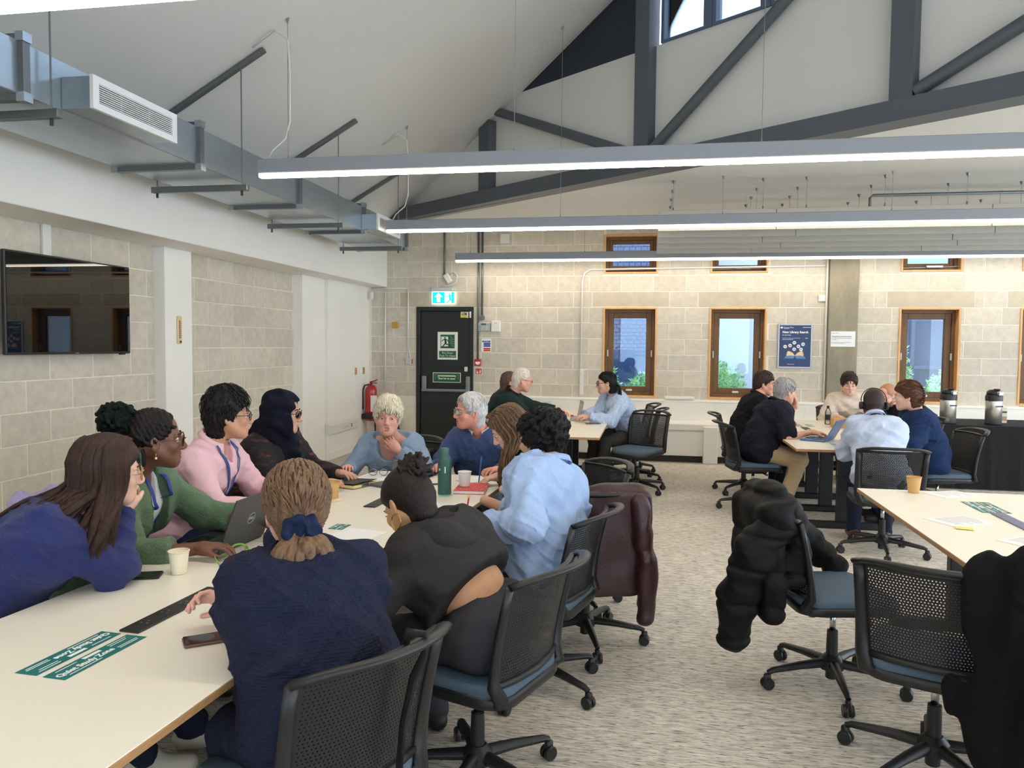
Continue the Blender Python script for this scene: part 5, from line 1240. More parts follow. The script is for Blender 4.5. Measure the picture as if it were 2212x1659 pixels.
v.ell((0,-.014,.035),(.097,.118,.106),.02); v.ell((0,.012,-.06),(.088,.095,.1),.05); v.cone((0,-.03,-.06), Nl+V3(0,-.02,.0), .092, .10, .05); v.cone(Nl+V3(-.03,.03,.01), Nl+V3(.02,.10,-.10), .085, .07, .05); v.cone(Nl+V3(0,-.03,.0), Nl+V3(0,.02,-.05), .11, .12, .05)
v.ell((0,.115,-.014),(.068,.085,.092),.014,op='sub'); v.disp(folds(.0055, 60, 8, (0,.5,.8), .5)); hair_emit(I, v, nv, 'headscarf')
glasses(I['t'], I['R'], I['H'], I['org'], black_frame, rx=.028, rz=.021, thick=.0026)

# 5 white-haired person in pale blue
m = cloth('pale blue jersey', (136,156,180), var=.05, bump=.2); 
I = person('white-haired person in a pale blue top touching the neck, facing the camera', (-1.80,5.36,.57), (-1.765,5.10,.925), (-1.755,4.995,1.075), 186, (197,2,-3), wr=((-1.665,4.955,.86),(-1.93,4.72,.765)), hints=((.8,-.25,-.75),(-.6,.3,-.8)), top=(m,.0045,.014), sk=skin('rosy', (222,164,144)), fem=1, s=.95, mouth=.8, neckline='scoop', width=1.06, bust=.02, belly=.01, sleeve=.96, bottoms=(cloth('dark trousers', (40,42,48)),0), brow=(170,150,130), hands={-1:dict(d=(-.62,-.12,.70),n=(.15,-.95,.1),curl=[22,30,34,38],thumb=35),1:dict(curl=20)}, lip=(190,96,96), eyes=True, fat=.003, **near)
I['top']('top'); cap_hair(I, hairm('white blonde', (206,192,160), (240,232,212)), vol=.026, nape=-.08, fringe=.062, side=-.06, temple=.03, strand=.0015, freq=40, top=.008, locks=600, L=.034)

# 6 grey-haired person in blue jumper
m = cloth('blue lambswool', (60,78,120), var=.06, bump=.3, sheen=.1)
I = person('grey-haired person in glasses and a blue zip-neck jumper turned to the left', (-1.13,5.47,.58), (-1.165,5.27,.955), (-1.225,5.185,1.115), 176, (122,0,0), wr=((-.96,4.88,.76),(-1.36,4.90,.765)), top=(m,.0045,.020), sk=skin('ruddy', (222,152,130)), s=1.04, mouth=.35, width=1.1, belly=.03, bottoms=(cloth('grey trousers', (96,102,114)),0), brow=(170,160,152), lip=(186,100,92), fat=.004, **near)
v = I['vol']; v.cone(I['N']+I['up']*.14, I['N']+I['fw']*.12-I['up']*.07, .07, .012, .008, op='sub'); I['top']('jumper')
torso_garment(I, cloth('white cotton', (226,224,224), var=.04), 'shirt', .006); collar(I, cloth('white cotton', (226,224,224)), 46, h=.07, r=.07, spread=.035)
tube_part(I, 'zip', bez([I['N']+I['fw']*.085-I['up']*.02, I['N']+I['fw']*.125-I['up']*.075, I['B']+I['fw']*.148+I['up']*.03], 6), .003, silver_f)
cap_hair(I, hairm('silver', (176,172,170), (226,222,220)), vol=.013, nape=-.075, fringe=.07, side=-.02, temple=.04, strand=.0012, freq=60, recede=.02, L=.035)
glasses(I['t'], I['R'], I['H'], I['org'], silver_f, rx=.024, rz=.017)

# 7 writing, long light brown hair, black top
m = cloth('black navy jersey', (15,16,22), bump=.2)
I = person('person with long light brown hair in black writing in a notebook', (-.48,4.50,.58), (-.70,4.40,.985), (-.80,4.345,1.10), 84, (104,-34,0), wr=((-.75,4.02,.80),(-.885,4.52,.785)), hints=((.5,-.6,-.6),(0.2,.7,-.7)), top=(m,.004,.012), sk=skin('fair b', (228,184,164)), fem=1, bottoms=(cloth('grey satin', (128,136,150), rough=.45),0), hands={1:dict(curl=[38,40,45,50],d=(-.75,-.45,-.12),thumb=30),-1:dict(skip=1)}, brow=(90,66,48), **near)
I['top']('jumper')
def ends(a, rg, p):
    e = I['N']+np.array((-.06,-.12,-.13))+np.array((rg.uniform(-.06,.10), rg.uniform(-.03,.10), rg.uniform(-.14,.04)))
    if a < 0: e = I['N']+np.array((-.10,-.06,-.14))+np.array((rg.uniform(-.04,.06), rg.uniform(-.07,.05), rg.uniform(-.16,.03)))
    return [p+(e-p)*.5+np.array((-.02,-.03,.0)), e]
long_hair(I, hairm('light brown', (66,50,38), (136,106,78)), ends, n=200, r=.0088, cap=.010, face_gap=50, seed=9)
S_,E_,W_ = I['arms'][1]; c = W_-(W_-E_)*.06; d = nrm(W_-E_); a1 = nrm(np.cross(d,V3(0,0,1))); a2 = np.cross(d,a1)
MB().tube([tuple(c+(a1*cos(q)+a2*sin(q))*.031-I['org']) for q in np.linspace(0,2*pi,20)[:-1]], .003, 6, closed=True).build('bangle', gold_m, I['t'], smooth=True)
lanyard(I, mat('green ribbon', (40,110,96), .6), [I['N']-I['lat']*.07, I['N']-I['lat']*.06+I['fw']*.08-I['up']*.06, I['B']+I['fw']*.14-I['lat']*.04, I['W']+I['fw']*.16-I['lat']*.03], .008)

# 8 curly black hair, pale blue shirt
m = cloth('pale blue cotton', (160,184,222), var=.04, bump=.12); pb_ = m
I = person('person with curly black hair in a pale blue shirt seen from behind', (-.455,3.43,.585), (-.45,3.57,1.0), (-.515,3.645,1.125), 62, (66,-6,-4), wr=((-.72,3.30,.785),(-.80,3.78,.785)), hints=((.15,-.75,-.65),None), top=(m,.009,.022), sk=skin('tan', (202,152,122)), s=1.03, sleeve=.86, width=1.08, neckline='crew', bottoms=(cloth('maroon cord', (86,34,30)),0), hands={-1:dict(curl=[35,40,45,48],n=(.2,-.5,.8)),1:dict(skip=1)}, brow=(24,20,20), **near)
I['top']('shirt'); collar(I, pb_, 40, h=.046, r=.07, spread=.03)
curly_hair(I, mat('hair black curls', (8,8,9), .55, spec=.22, rgb2=(20,19,20), scale=40, bump=.6, bscale=90), c=(0,-.024,.048), rad=(.098,.112,.095), n=300, extra=lambda v: v.cone((0,-.06,-.02),(0,-.06,-.075),.062,.05,.03))
beard(I, mat('hair stubble', (44,36,34), .7), .35)
tube_part(I, 'wristband', [I['arms'][-1][2]-(I['arms'][-1][2]-I['arms'][-1][1])*.16+V3(0,0,.0), I['arms'][-1][2]-(I['arms'][-1][2]-I['arms'][-1][1])*.19], .030, gold_m, 14)

# 9 charcoal cropped hoodie
m = cloth('charcoal fleece', (50,48,49), var=.05, bump=.25); hood_m = m
I = person('person with dark hair in a bun and a cropped charcoal hoodie bent over the table', (-.53,2.585,.60), (-.765,2.64,.905), (-.855,2.655,1.0), 60, (60,-40,6), wr=((-.98,2.52,.785),(-.98,2.98,.785)), hints=((-.1,-.75,-.6),(0,.6,-.6)), top=(m,.005,.024), sk=skin('golden', (200,150,112)), fem=1, bottoms=(cloth('washed black cargo', (60,59,64), var=.15, scale=8),.015), hands={-1:dict(skip=1),1:dict(skip=1)}, brow=(30,22,20), legs={-1:((-.98,2.62,.52),(-.98,2.66,.09)),1:((-.85,2.98,.52),(-.86,3.0,.09))}, width=1.05, pelv=.018, **near)
v = I['vol']; v.plane(I['P']+I['up']*.135-I['fw']*.02, -(I['up']*.93+I['fw']*.35), .01); I['top']('hoodie')
v = Vol(I['N']-.24, I['N']+.24, .008); N, fw, lat, up = I['N'], I['fw'], I['lat'], I['up']
RH = np.stack([lat, fw, up])
for q in (-1,1): v.chain([N+lat*q*.075+fw*.085-up*.02, N+lat*q*.105+fw*.01+up*.015, N+lat*q*.10-fw*.07-up*.01, N+lat*q*.05-fw*.115-up*.09], [.024,.032,.036,.034], .03)
v.ell(N-fw*.105-up*.05, (.125,.04,.075), .04, R=RH); v.cone(N-fw*.115-up*.06-lat*.05, N-fw*.125-up*.15+lat*.03, .045, .022, .03); v.cone(N+up*.2, N-up*.005-fw*.01, .066, .066, .012, op='sub'); v.ell(N-fw*.10+up*.02, (.075,.03,.05), .01, R=RH, op='sub')
v.disp(folds(.004, 50, 4, (0,0,1), .6)); emit('hood', [v.mesh()], hood_m, I['t'], I['org'])
hm = hairm('near black', (14,11,11), (40,29,26)); cap_hair(I, hm, vol=.010, nape=-.07, fringe=.08, side=-.035, temple=.055, strand=.0006, freq=80, recede=.0, locks=0)
v = Vol((-.1,-.2,.0),(.1,.02,.22),.005); rg = np.random.RandomState(8); v.ell((.01,-.085,.085),(.054,.046,.044),.02)
for i in range(40):
    d = nrm(rg.randn(3)); a = np.array((.01,-.087,.087))+d*np.array((.055,.047,.045)); v.cone(a, a+nrm(np.cross(d, rg.randn(3)))*.045, .009, .007, .004)
v.disp(lambda p: .002*np.sin(p@V3(300,240,210))); hair_emit(I, v, hm, 'hair_bun')
MB().tube([tuple(I['head']((-.086,-.004+.026*sin(q),-.068+.026*cos(q)))-I['org']) for q in np.linspace(0,2*pi,24)[:-1]], .0022, 6, closed=True).build('hoop_earring', gold_m, I['t'], smooth=True)
q = MB(); q.add([tuple(p-I['org']) for p in (I['P']+np.array((.02,-.16,.03)), I['P']+np.array((.045,-.165,.05)), I['P']+np.array((.04,-.17,.0)), I['P']+np.array((.02,-.175,-.04)), I['P']+np.array((.0,-.17,-.02)))], [(0,1,2,3,4)]); q.build('pocket_lining', paper_m, I['t'])

# 10 navy seersucker blouse, ponytail with scrunchie
m = mat('cloth navy seersucker', (29,33,55), .85, var=.12, scale=70, spec=.2); dimple(m, 85, (1,1,1.5), .7)
I = person('person with light brown ponytail and blue scrunchie in a navy textured blouse, back to camera', (-.82,1.85,.58), (-.955,2.005,.975), (-1.005,2.07,1.095), 42, (32,-4,0), wr=((-1.13,2.25,1.0),(-1.20,2.07,.80)), hints=((.05,-.12,-1),(.4,.5,-.5)), top=(m,.008,.014), sk=skin('pink fair', (226,170,152)), fem=1, s=1.04, width=1.02, belly=.02, bottoms=(cloth('navy trousers', (34,38,54)),.02), hands={1:dict(curl=[28,42,46,50],d=(-.9,-.15,.3),n=(-.2,.6,.6),thumb=40),-1:dict(curl=50,d=(.1,-.2,1),n=(-.8,.3,.1))}, brow=(100,74,54), legs={-1:((-1.12,1.92,.5),(-1.1,1.98,.09)),1:((-.98,2.2,.5),(-.98,2.28,.09))}, **near)
I['top']('blouse')
hm = hairm('mid brown', (84,60,42), (138,104,74)); cap_hair(I, hm, vol=.016, nape=-.07, fringe=.06, side=-.05, temple=.03, strand=.001, freq=90, top=.004, flow=lambda p: np.array((0,-.13,-.035))-p, L=.07, locks=900)
rg = np.random.RandomState(12); paths = []
for i in range(170):
    sp = rg.uniform(-1,1); p0 = np.array((sp*.025,-.128+rg.uniform(-.01,.006),-.05+rg.uniform(-.012,.012))); b_ = sqrt(max(0,1-sp*sp))
    p1 = np.array((sp*.075,-.145-.035*b_*rg.uniform(.2,1),-.088+rg.uniform(-.02,.01))); p2 = np.array((sp*.085,-.15-.035*b_*rg.uniform(0,1),-.135+rg.uniform(-.015,.01))); p3 = np.array((sp*.06,-.14-.02*b_,-.18+rg.uniform(-.03,.015)))
    paths.append((bez([I['head'](p) for p in (p0,p1,p2,p3)], 8), rg.uniform(.7,1.3)))
emit('ponytail', [lock_tubes(paths, .0085)], hm, I['t'], I['org'])
v = Vol((-.1,-.2,-.12),(.1,-.04,.04),.005)
for k in range(13):
    a = 2*pi*k/13; v.ell((.036*cos(a),-.132+.008*sin(3*a),-.036+.022*sin(a)), (.019,.02,.017), .006)
v.ell((0,-.138,-.034),(.04,.016,.022),.01); v.disp(folds(.006,150,3,(1,0,0),.9)); hair_emit(I, v, cloth('blue velvet', (14,30,62), rough=.6), 'scrunchie')
# ---------- people at the tables further back ----------
far = dict(res=.011)
def shirt_collar(I, m, **k): return collar(I, m, k.pop('open_', 40), **k)
# middle table
m = cloth('dark green fleece', (26,44,42), var=.06, bump=.3)
I = person('balding grey person in a dark green fleece at the middle table', (-1.72,8.2,.58), (-1.46,8.14,1.05), (-1.345,8.12,1.205), -80, (-72,-12,0), wr=((-1.02,8.42,.86),(-1.0,8.02,.80)), hints=(None,(.2,-.6,-.6)), top=(m,.006,.028), sk=skin('ruddy b', (222,160,138)), s=1.03, bottoms=(cloth('dark trousers', (40,42,48)),0), brow=(170,160,150), **far); I['top']('fleece'); collar(I, cloth('black cotton', (28,28,32)), 30, h=.05)
cap_hair(I, hairm('thin silver', (206,190,176), (228,220,212)), vol=.004, nape=-.06, fringe=.08, side=-.02, temple=.04, recede=.03, locks=200, L=.02)
glasses(I['t'], I['R'], I['H'], I['org'], black_frame, rx=.025, rz=.016, thick=.0018)
I = person('person with cropped dark hair mostly hidden behind the green fleece', (-1.84,8.92,.58), (-1.68,8.86,1.0), (-1.61,8.83,1.14), -80, (-70,-10,0), wr=((-1.2,9.1,.80),(-1.18,8.72,.82)), top=(cloth('dark slate', (52,58,66)),.005,.022), sk=skin('tan b', (196,142,114)), bottoms=(cloth('dark trousers', (40,42,48)),0), **far); I['top']('jumper'); cap_hair(I, hairm('cropped brown', (70,54,46)), vol=.005, locks=150, L=.02)
m = mat('cloth blue stripe', (150,174,212), .85, rgb2=(196,210,232), scale=6, stretch=(16,16,.4), detail=1, bump=.15, bscale=300)
I = person('person with a dark ponytail, glasses and a blue striped blouse at the middle table', (-.22,9.02,.58), (-.40,8.80,1.02), (-.485,8.70,1.16), 106, (98,-4,0), wr=((-.66,8.42,.79),(-.72,8.62,.79)), hints=((.5,-.4,-.8),None), top=(m,.009,.028), sk=skin('light olive', (218,168,144)), fem=1, sleeve=.96, neckline='v', bottoms=(cloth('charcoal trousers', (64,62,60)),.03), brow=(30,24,22), lip=(150,60,60), legs={-1:((-.48,8.60,.50),(-.50,8.52,.09)),1:((-.62,8.84,.50),(-.62,8.8,.09))}, hands={-1:dict(curl=25),1:dict(curl=25)}, **far); I['top']('blouse'); collar(I, m, 50, spread=.03)
hm = hairm('black', (10,9,10), (26,24,24)); cap_hair(I, hm, vol=.007, nape=-.075, fringe=.075, side=-.03, temple=.06, locks=260, flow=lambda p: np.array((0,-.13,-.01))-p, L=.05)
rg = np.random.RandomState(5); emit('ponytail', [lock_tubes([(bez([I['head']((rg.uniform(-.015,.015),-.115,-.02)), I['head']((rg.uniform(-.03,.03),-.15,-.06)), I['head']((rg.uniform(-.04,.04),-.14+rg.uniform(-.02,.02),-.16+rg.uniform(-.04,.03)))], 7), rg.uniform(.7,1.3)) for i in range(70)], .009)], hm, I['t'], I['org'])
glasses(I['t'], I['R'], I['H'], I['org'], black_frame, rx=.030, rz=.024, thick=.003)
MB().tube([tuple(I['head']((-.085,-.004+.014*sin(q),-.056+.014*cos(q)))-I['org']) for q in np.linspace(0,2*pi,14)[:-1]], .002, 5, closed=True).build('hoop_earring', gold_m, I['t'], smooth=True)

# right table
m = cloth('black softshell', (20,21,24))
I = person('dark-haired person in a black jacket with a lanyard at the right table', (1.0,8.72,.58), (1.16,8.76,1.03), (1.235,8.8,1.175), -82, (-96,-6,0), wr=((1.42,8.95,.8),(1.4,8.55,.78)), top=(m,.006,.03), sk=skin('ruddy c', (212,150,126)), s=1.03, neckline='v', bottoms=(cloth('dark trousers', (40,42,48)),0), brow=(60,44,34), **far); I['top']('jacket'); torso_garment(I, cloth('black cotton', (28,28,32)), 'shirt', .008); collar(I, m, 50, h=.05)
cap_hair(I, hairm('short brown', (48,36,30)), vol=.012, fringe=.075, side=-.01, temple=.05, top=.012, locks=300, L=.03)
lanyard(I, mat('grey ribbon', (150,160,172), .6), [I['N']+I['lat']*.07, I['N']+I['lat']*.06+I['fw']*.08-I['up']*.05, I['B']+I['fw']*.14+I['lat']*.03, I['W']+I['fw']*.15], .009)
m = cloth('navy polo', (28,29,42), var=.05)
I = person('grey-haired person in a navy polo and beige chinos, chin on hand', (1.04,7.72,.58), (1.21,7.80,1.02), (1.30,7.84,1.155), -74, (-64,-6,4), wr=((1.42,8.0,1.02),(1.50,7.58,.785)), hints=((.4,.4,-1),(.1,-.6,-.8)), top=(m,.007,.026), sk=skin('fair c', (220,166,140)), s=1.04, sleeve=.42, bottoms=(cloth('beige chino', (180,158,124), var=.06),.01), hands={-1:dict(curl=55,d=(-.3,-.2,1),n=(.8,.5,.2)),1:dict(curl=25,d=(1,.25,-.05))}, brow=(130,124,118), legs={-1:((1.45,7.84,.52),(1.30,7.78,.09)),1:((1.40,7.55,.52),(1.22,7.42,.09))}, **far); I['top']('polo_shirt'); collar(I, m, 40, h=.04)
cap_hair(I, hairm('pepper grey', (124,120,118), (182,178,174)), vol=.012, fringe=.07, side=-.02, temple=.045, locks=350, L=.03)
m = cloth('white blue poplin', (190,202,226), var=.03, bump=.1)
I = person('bald person in a white-blue shirt with back to the camera at the right table', (1.78,6.34,.58), (1.79,6.60,1.0), (1.795,6.68,1.125), -4, (-6,-10,0), wr=((1.66,6.95,.78),(1.93,6.95,.78)), hints=((-.35,-.4,-1),(.35,-.4,-1)), top=(m,.009,.014), sk=skin('dark brown', (78,50,40)), s=1.0, width=1.0, bottoms=(cloth('indigo dark', (34,38,54)),0), shoes=(92,52,40), brow=(24,20,18), jaw=1.05, **far); I['top']('shirt'); collar(I, m, 40, h=.045)
cap_hair(I, mat('hair shaved', (48,33,29), .7), vol=.0015, nape=-.05, fringe=.08, side=-.01, temple=.05, recede=.02, locks=0, strand=.0003)
hp = MB().tube([tuple(I['head']((.095*sin(q),-.02,.03+.10*cos(q)))-I['org']) for q in np.linspace(-1.65,1.65,16)], .006, 8, flat=(1.6,.6)).build('headphone_band', black_plastic, I['t'], smooth=True)
for sx in (-1,1): MB().lathe([(.008,-.012),(.03,-.012),(.034,0),(.03,.012),(.008,.012)], tuple(I['head']((sx*.094,-.02,-.015))-I['org']), 16, Matrix.Rotation(pi/2,3,'Y')).build('headphone_cup', black_plastic, I['t'], smooth=True)
m = cloth('cream overshirt', (222,206,190))
I = person('brown-haired person in a cream shirt half hidden at the far end of the right table', (2.32,9.86,.58), (2.31,9.66,1.02), (2.295,9.56,1.15), 182, (176,-6,0), wr=((2.48,9.3,.79),(2.1,9.3,.79)), top=(m,.007,.026), sk=skin('fair d', (226,176,154)), bottoms=(cloth('dark trousers', (40,42,48)),0), brow=(56,40,32), **far); I['top']('shirt'); collar(I, m, 40)
cap_hair(I, hairm('brown b', (44,31,26)), vol=.016, fringe=.06, side=-.01, temple=.05, top=.014, locks=350, L=.035)
m = cloth('black knit', (18,18,20))
I = person('bearded person in clear glasses and black, hand on chin, at the right table', (2.62,8.62,.57), (2.47,8.52,.975), (2.40,8.45,1.09), 110, (128,-12,-4), wr=((2.31,8.33,.94),(2.1,8.7,.785)), hints=((.3,-.5,-1),None), top=(m,.006,.022), sk=skin('pink pale', (226,166,146)), bottoms=(cloth('dark trousers', (40,42,48)),0), hands={-1:dict(curl=45,d=(-.2,.2,.9),n=(-.6,-.7,.2))}, brow=(120,76,52), **far); I['top']('jumper')
beard(I, mat('hair ginger beard', (112,72,46), .6, rgb2=(150,98,62), scale=60)); cap_hair(I, hairm('ginger crop', (150,108,78)), vol=.002, fringe=.085, side=0, temple=.05, recede=.035, locks=0, strand=.0004); glasses(I['t'], I['R'], I['H'], I['org'], mat('clear frame', (190,190,186), .2), rx=.027, rz=.02, thick=.0028)
m = cloth('blue denim', (26,46,82), var=.12, scale=60, bump=.3)
I = person('person with brown hair in a claw clip wearing a denim dress at the right table', (2.5,7.45,.57), (2.36,7.40,1.01), (2.275,7.42,1.15), 82, (74,-6,2), wr=((2.02,7.22,.785),(2.0,7.56,.785)), hints=((.3,-.7,-.7),None), top=(m,.008,.03), sk=skin('fair e', (228,180,160)), fem=1, width=1.06, bust=.015, bottoms=(m,.02), brow=(96,64,46), **far); I['top']('dress')
hm = hairm('chestnut', (62,38,28), (112,70,48)); cap_hair(I, hm, vol=.018, nape=-.08, fringe=.055, side=-.045, temple=.035, top=.006, locks=450, flow=lambda p: np.array((0,-.13,.03))-p, L=.055)
q = MB()
for k in range(5): q.tube([tuple(I['head'](p)-I['org']) for p in ((-.012,-.122,.055-.022*k),(-.03,-.138,.052-.022*k),(-.04,-.115,.05-.022*k))], .004, 5)
o = q.build('claw_clip', mat('clip brown', (58,36,28), .3), I['t'], smooth=True)
tube_part(I, 'clip_spine', [I['head']((0,-.135,.06)), I['head']((0,-.142,.01)), I['head']((0,-.132,-.045))], .008, MATS['clip brown'])
lanyard(I, black_plastic, [I['N']-I['lat']*.065+I['up']*.02, I['N']-I['lat']*.06+I['fw']*.07-I['up']*.05, I['B']+I['fw']*.15-I['lat']*.02, I['W']+I['fw']*.16], .009)
# ================= THINGS ON THE TABLES =================
TZ = .7305
kraft = mat('kraft card', (206,164,104), .7, var=.03, scale=30); cream_card = mat('cream card cup', (238,228,200), .6)
black_gloss = mat('black glass', (14,15,18), .1); dark_body = mat('graphite shell', (58,60,64), .4, metal=.4); silver_body = mat('silver shell', (178,182,188), .35, metal=.7)
teal = mat('teal vinyl', (16,112,108), .5); dteal = mat('grey teal vinyl', (120,150,146), .5)
def cup(x, y, label, m, h=.085, r=.038, z=TZ, group='paper cups', coaster=False):
    t = thing('paper_cup', label, 'cup', (x,y,z), 0, group)
    MB().lathe([(r*.70,.0),(r*.72,.003),(r*.97,h-.004),(r*.93,h-.003),(r*.66,.012),(.001,.012)], n=24).build('cup_wall', m, t, smooth=True)
    MB().tube([(r*.98*cos(a),r*.98*sin(a),h-.002) for a in np.linspace(0,2*pi,25)[:-1]], .0022, 6, closed=True).build('rolled_rim', m, t, smooth=True)
    if coaster: MB().lathe([(.042,0),(.045,.002),(.045,.006),(.02,.008)], (.012,-.012,-.0), 20).build('lid', cream_card, t)
    return t
def phone(x, y, deg, label, case=None, w=.075, l=.155):
    t = thing('phone', label, 'phone', (x,y,TZ), radians(deg), 'phones on the tables'); MB().cbox((-w/2,-l/2,0),(w/2,l/2,.009),.004).build('case', case or black_plastic, t); MB().cbox((-w/2+.003,-l/2+.003,.0085),(w/2-.003,l/2-.003,.0098),.0005).build('screen', black_gloss, t); return t
def laptop(x, y, deg, label, m, w=.32, d=.22, ang=100, z=TZ, logo=None, scr=None, keys=True):
    """hinge centre at x, y; the user sits towards local -Y"""
    t = thing('laptop', label, 'laptop', (x,y,z), radians(deg), 'laptops')
    MB().cbox((-w/2,-d,0),(w/2,0,.016),.004).build('base', m, t)
    if keys:
        q = MB()
        for r in range(5):
            for c in range(14): q.cbox((-w/2+.02+c*(w-.04)/14,-.115+r*.019,.0158),(-w/2+.02+(c+.86)*(w-.04)/14,-.099+r*.019,.0172),.0008)
        k = q.build('keyboard', black_plastic, t); k['kind'] = 'stuff'
        MB().cbox((-.055,-d+.012,.0158),(.055,-d+.085,.0164),.0003).build('touchpad', black_gloss, t)
    T = Matrix.Translation((0,0,.012)) @ Matrix.Rotation(radians(ang-90),4,'X').inverted()
    MB().cbox((-w/2,0,0),(w/2,.007,d),.003,T).build('lid', m, t)
    MB().box((-w/2+.006,-.0008,.01),(w/2-.006,.0002,d-.006),T).build('screen', scr or black_gloss, t)
    if logo:
        R = T @ Matrix(((-1,0,0,0),(0,0,1,.0073),(0,1,0,d*.52),(0,0,0,1)))
        MB().tube([tuple(R @ Vector((.024*cos(a),.024*sin(a),0))) for a in np.linspace(0,2*pi,25)[:-1]], .0014, 5, closed=True).build('logo_ring', alu, t); text('logo_lettering', logo, .0165, R, alu, t, bold=.0004)
    return t
def sheet(x, y, deg, w, l, label, name='paper_sheet', m=None, lines=0, z=TZ, cat='paper', group='loose papers'):
    t = thing(name, label, cat, (x,y,z), radians(deg), group); MB().box((-w/2,-l/2,0),(w/2,l/2,.0012)).build('sheet', m or paper_m, t)
    if lines:
        q = MB()
        for k in range(lines): q.box((-w*.4,l*.36-k*l*.72/lines,.0012),(w*random.uniform(.1,.42),l*.36-k*l*.72/lines+.004,.0015))
        k = q.build('text_lines', mat('pale ink', (170,170,182), .7), t); k['kind'] = 'stuff'
    return t
def strip(x, y, deg, label, m=None):
    t = thing('power_module', label, 'power strip', (x,y,TZ), radians(deg), 'table power modules'); MB().cbox((-.034,0,0),(.034,.42,.006),.003).build('plate', m or black_plastic, t)
    for k in range(4):
        yy = .05+k*.09; MB().cbox((-.022,yy,.0055),(.022,yy+.05,.0066),.001).build('socket', m or black_plastic, t)
        q = MB(); q.box((-.004,yy+.034,.0066),(.004,yy+.038,.0072)); q.box((-.012,yy+.014,.0066),(-.008,yy+.02,.0072)); q.box((.008,yy+.014,.0066),(.012,yy+.02,.0072)); o = q.build('socket_slots', grey_p, t); o['kind'] = 'stuff'
def sticker(x, y, deg, label, m=teal, w=.067, l=.295, flip=False, small=False):
    t = thing('table_sticker', label, 'sticker', (x,y,TZ), radians(deg), 'quiet study stickers'); MB().box((-w/2,-l/2,0),(w/2,l/2,.0008)).build('vinyl', m, t)
    a = Matrix.Rotation(radians(-90 if flip else 90),4,'Z') @ Matrix.Translation((0,0,.0012)); k = l/.295
    text('lettering', 'Quiet Study Zone', .026*k, a @ Matrix.Translation((-.045*k,-.004,0)), paper_m, t, bold=.0008, depth=.0003)
    q = MB()
    for (x0,y0,ww) in ((-.12,-.024,.11),(.06,.022,.07),(.06,.012,.06),(.06,-.012,.075),(.06,-.020,.07),(-.12,.02,.07)): q.box((x0*k,y0,0),((x0+ww)*k,y0+.003,.0004),a)
    q.box((-.03*k,.014,0),(.03*k,.026,.0004),a); o = q.build('small_print', paper_m, t); o['kind'] = 'stuff'
# --- near table ---
cup(-1.688,2.525,'small cream paper cup near the front edge of the left table',cream_card,.085,.037)
phone(-1.80,2.452,-68,'black phone lying beside the cream paper cup'); phone(-1.215,1.97,-52,'black phone in a brown case by the navy blouse',mat('brown case',(110,84,62),.5))
laptop(-1.665,2.915,-93,'open dark grey laptop in front of the green cardigan',dark_body,.33,.235,112,logo='DELL')
t = thing('spectacles','green-framed spectacles lying open on the table','glasses',(-1.62,2.755,TZ),radians(38))
gm = mat('clear green acetate',(130,170,84),.2)
for sx in (-1,1):
    pts = [(sx*.034+.027*np.sign(cos(a))*abs(cos(a))**.8,0,.028+.021*np.sign(sin(a))*abs(sin(a))**.8) for a in np.linspace(0,2*pi,21)[:-1]]
    MB().tube(pts,.0042,6,closed=True).build('rim',gm,t,smooth=True); MB().add(pts,[tuple(range(20))]).build('lens',lens_m,t); MB().tube([(sx*.062,0,.036),(sx*.066,-.02,.034),(sx*.06,-.10,.018),(sx*.05,-.135,.004)],[.004,.004,.0035,.003],6,flat=(.6,1.4)).build('temple',gm,t,smooth=True)
MB().tube([(-.008,0,.034),(0,.003,.038),(.008,0,.034)],.004,6).build('bridge',gm,t,smooth=True)
strip(-1.482,1.97,-3.3,'black power strip in the left table beside the phone and hand'); strip(-1.42,3.755,-3.3,'black power strip in the table before the green bottle')
sticker(-1.54,1.815,-3.3,'teal quiet study sticker, left of the pair in the foreground',flip=True); sticker(-1.452,1.807,-3.3,'teal quiet study sticker, right of the pair in the foreground')
sticker(-1.40,3.325,-3.3,'small teal sticker beside the ponytail',l=.1,w=.07); sticker(-1.405,4.3,-3.3,'teal sticker just beyond the small tablet',l=.2); sticker(-1.32,4.3,-3.3,'teal sticker between the tablet and the green bottle',l=.2,flip=True)
cup(-1.685,3.9,'kraft paper cup with its lid off beside the ponytail',kraft,.10,.042,coaster=True); cup(-1.06,4.36,'white takeaway cup behind the green bottle',paper_m,.105,.04)
def notebook(x,y,deg,w,l,h,label,cover,page=None,open_=0):
    t = thing('notebook',label,'notebook',(x,y,TZ),radians(deg),'notebooks'); MB().cbox((-w/2,-l/2,0),(w/2,l/2,.0025),.001).build('back_cover',cover,t); MB().box((-w/2+.003,-l/2+.004,.0025),(w/2-.003,l/2-.004,h-.0025)).build('pages',page or paper_m,t)
    T = Matrix.Translation((-w/2,0,h-.002)) @ Matrix.Rotation(radians(-open_),4,'Y'); MB().cbox((0,-l/2,0),(w,l/2,.003),.001,T).build('front_cover',cover,t); return t
t = notebook(-1.715,4.315,-20,.15,.21,.022,'black notebook with pale yellow pages left of the loose papers',black_plastic,mat('yellow pages',(240,226,160),.8),open_=4); MB().cbox((.06,-.03,.0),(.078,.03,.026),.002).build('clasp',silver_f,t)
rn = mat('coral cover',(216,74,70),.6,var=.1,scale=40); t = notebook(-1.01,4.335,5,.175,.25,.02,'coral red notebook with a white speckled cover',rn)
q = MB()
for i in range(46): a, b = random.uniform(-.08,.08), random.uniform(-.115,.115); q.box((a,b,.0205),(a+.005,b+.004,.0212))
o = q.build('speckles',paper_m,t); o['kind'] = 'stuff'
nbk = notebook(-1.06,4.655,-35,.15,.21,.008,'open white notebook being written in',paper_m)
